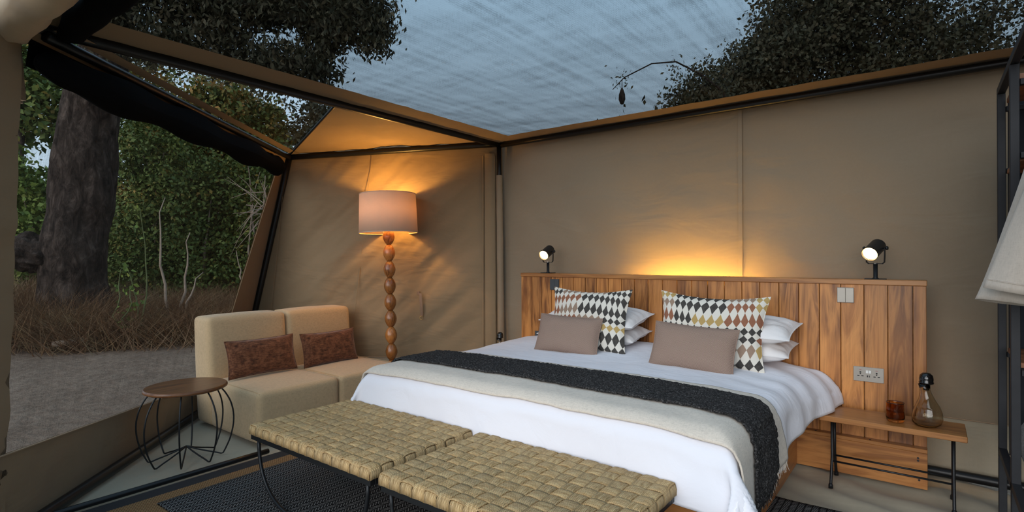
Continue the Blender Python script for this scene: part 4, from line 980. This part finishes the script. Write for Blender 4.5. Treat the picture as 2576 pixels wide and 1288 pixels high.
# hanging pod on an arching branch
pb = thing('pod_branch', 'thin arching branch with one hanging seed pod seen through the roof net', 'branch', (-2.55, 9.4, 3.2)); po = Vector(pb.location)
arc = [(-2.55, 9.4, 3.2), (-2.7, 9.27, 4.12), (-3.01, 9.03, 4.41), (-3.32, 8.79, 4.61), (-3.64, 8.55, 4.58), (-4.0, 8.27, 4.35), (-4.15, 8.15, 4.15)]
MB().tube([Vector(p) - po for p in arc], [.03, .02, .016, .013, .011, .009, .006], 6).build('stem', BARK, pb, True)
MB().tube([V(-2.55, 9.4, -.1) - po, V(-2.5, 9.42, 1.6) - po, V(-2.55, 9.4, 3.2) - po], [.07, .05, .03], 7).build('stem', TWIG, pb, True)
MB().lathe([(.0, 0), (.03, .02), (.055, .09), (.05, .17), (.025, .25), (.006, .29), (.005, .42), (.0, .42)], 14).build('pod', BARK, pb, True, V(-4.03, 8.25, 3.9) - po)
rg = np.random.default_rng(5); pp = []
for c, k in (((-3.32, 8.79, 4.5), 60), ((-3.1, 8.95, 4.35), 40), ((-4.03, 8.25, 4.3), 40), ((-2.7, 9.27, 4.2), 120), ((-2.75, 9.25, 3.9), 150), ((-2.95, 9.1, 4.5), 50), ((-2.6, 9.35, 4.6), 70)): pp.append(np.array(c) + rg.normal(size=(k, 3)) * np.array([.09, .09, .13]))
leaf_mesh('foliage', LEAF_DARK, pb, np.concatenate(pp) - np.array(po), .06, 8, .45, 1.0)

# saplings, dead twigs and dry grass in front of the bushes
for i, (c, tips, lab, m) in enumerate((
    ((-11.6, 3.75, -.15), [(-11.6, 3.8, 2.3), (-11.75, 3.6, 1.3)], 'thin green sapling against the old trunk', STEMG),
    ((-11.55, 3.5, -.15), [(-11.6, 3.5, 1.2), (-11.45, 3.6, .9)], 'short green sapling at the foot of the old trunk', STEMG),
    ((-11.9, 4.5, -.15), [(-12.1, 4.4, 2.6), (-11.7, 4.7, 1.9), (-11.6, 4.9, 1.1)], 'bare branching sapling right of the old trunk', TWIG),
    ((-11.6, 6.0, -.15), [(-12.0, 5.75, 1.55), (-11.5, 6.35, 2.1), (-11.6, 6.2, 3.2)], 'forked bare grey sapling near the sofa end', TWIG),
    ((-12.4, 6.4, -.15), [(-12.6, 6.3, 4.2), (-12.4, 6.5, 3.4)], 'tall pale bare sapling in front of the green bushes', TWIG),
    ((-11.3, 6.45, -.15), [(-11.1, 6.8, 3.9), (-11.6, 6.4, 2.8)], 'bare leaning stem beside the leaning tent pipe', TWIG))):
    s = thing('sapling', lab, 'sapling', c, 0, 'saplings beyond the net wall'); branchy(s, (0, 0, 0), [Vector(p) - Vector(c) for p in tips], .035 if m is TWIG else .02, m, 40 + i, 'stem')
    if m is STEMG:
        rr = np.random.default_rng(50 + i); q = [np.array(Vector(c).lerp(Vector(tp__), f)) - np.array(c) + rr.normal(size=3) * .07 for tp__ in tips for f in np.linspace(.25, 1, 16)]
        leaf_mesh('foliage', LEAF_LIT, s, q, .1, 60 + i, .7)
ds = thing('dead_twigs', 'tangle of grey dead twigs fanning out near the sofa end', 'twigs', (-11.45, 6.15, 2.5)); R5 = random.Random(5); tw = MB()
for k in range(46):
    a = V(R5.gauss(0, .12), R5.gauss(0, .12), R5.gauss(0, .12)); d = V(R5.gauss(0, .5), R5.gauss(0, .5), R5.gauss(-.1, .5)); tw.tube([a, a + d * .5 + V(0, 0, .05), a + d], [.012, .008, .003], 5)
tag(tw.build('twigs', TWIG, ds), kind='stuff')
def blades(name, label, regions, h, n, seed, z0=-.13):
    r = np.random.default_rng(seed); P_ = []
    for (c, rad, k) in regions:
        q = np.column_stack([c[0] + rad[0] * r.normal(size=k), c[1] + rad[1] * r.normal(size=k)]); P_.append(q)
    P_ = np.concatenate(P_); n = len(P_); hh = h * r.uniform(.4, 1.3, n); an = r.uniform(0, 2 * PI, n); w = .008
    zz = np.array([ground_fn((x + 40) / 70, (y + 20) / 70).z for x, y in P_]) - .02
    lean = r.normal(size=(n, 2)) * .95 * hh[:, None]
    a = np.column_stack([P_[:, 0] - w * np.cos(an), P_[:, 1] - w * np.sin(an), zz]); b = np.column_stack([P_[:, 0] + w * np.cos(an), P_[:, 1] + w * np.sin(an), zz])
    c = np.column_stack([P_[:, 0] + lean[:, 0], P_[:, 1] + lean[:, 1], zz + hh])
    co = np.stack([a, b, c], 1).reshape(-1, 3); me = bpy.data.meshes.new(name); me.vertices.add(3 * n); me.vertices.foreach_set('co', co.ravel())
    me.loops.add(3 * n); me.loops.foreach_set('vertex_index', np.arange(3 * n, dtype=np.int32)); me.polygons.add(n)
    me.polygons.foreach_set('loop_start', np.arange(0, 3 * n, 3, dtype=np.int32)); me.polygons.foreach_set('loop_total', np.full(n, 3, dtype=np.int32)); me.update(calc_edges=True)
    me.materials.append(GRASS); o = bpy.data.objects.new(name, me); COL.objects.link(o); return tag(o, label, 'grass', kind='stuff')
blades('dry_grass', 'tangled dry brown grass along the foot of the bushes', [((-13.3, 2.6), (.55, .5), 5200), ((-12.0, 3.4), (.4, .4), 2600), ((-12.2, 4.3), (.45, .45), 5200), ((-11.6, 5.1), (.45, .45), 5200), ((-11.2, 6.0), (.5, .5), 4200), ((-14.5, 2.2), (.8, .5), 4200), ((-11.4, 4.4), (.5, .5), 1500)], .62, 0, 71)
blades('dry_brush', 'tall tangled russet brush in front of the old trunk and bushes', [((-14.2, 2.4), (.7, .5), 5200), ((-12.6, 3.0), (.45, .4), 3000), ((-12.5, 4.6), (.4, .4), 2600), ((-12.3, 5.6), (.5, .5), 3600), ((-11.9, 6.5), (.5, .5), 2600)], .8, 0, 72)
fl = thing('fallen_log', 'pale broken log lying in the dry grass', 'log', (-11.75, 3.05, -.08)); MB().tube([V(0, -.5, .02), V(.05, 0, .05), V(0, .55, .03)], [.05, .06, .045], 8).build('wood', TWIG, fl, True)
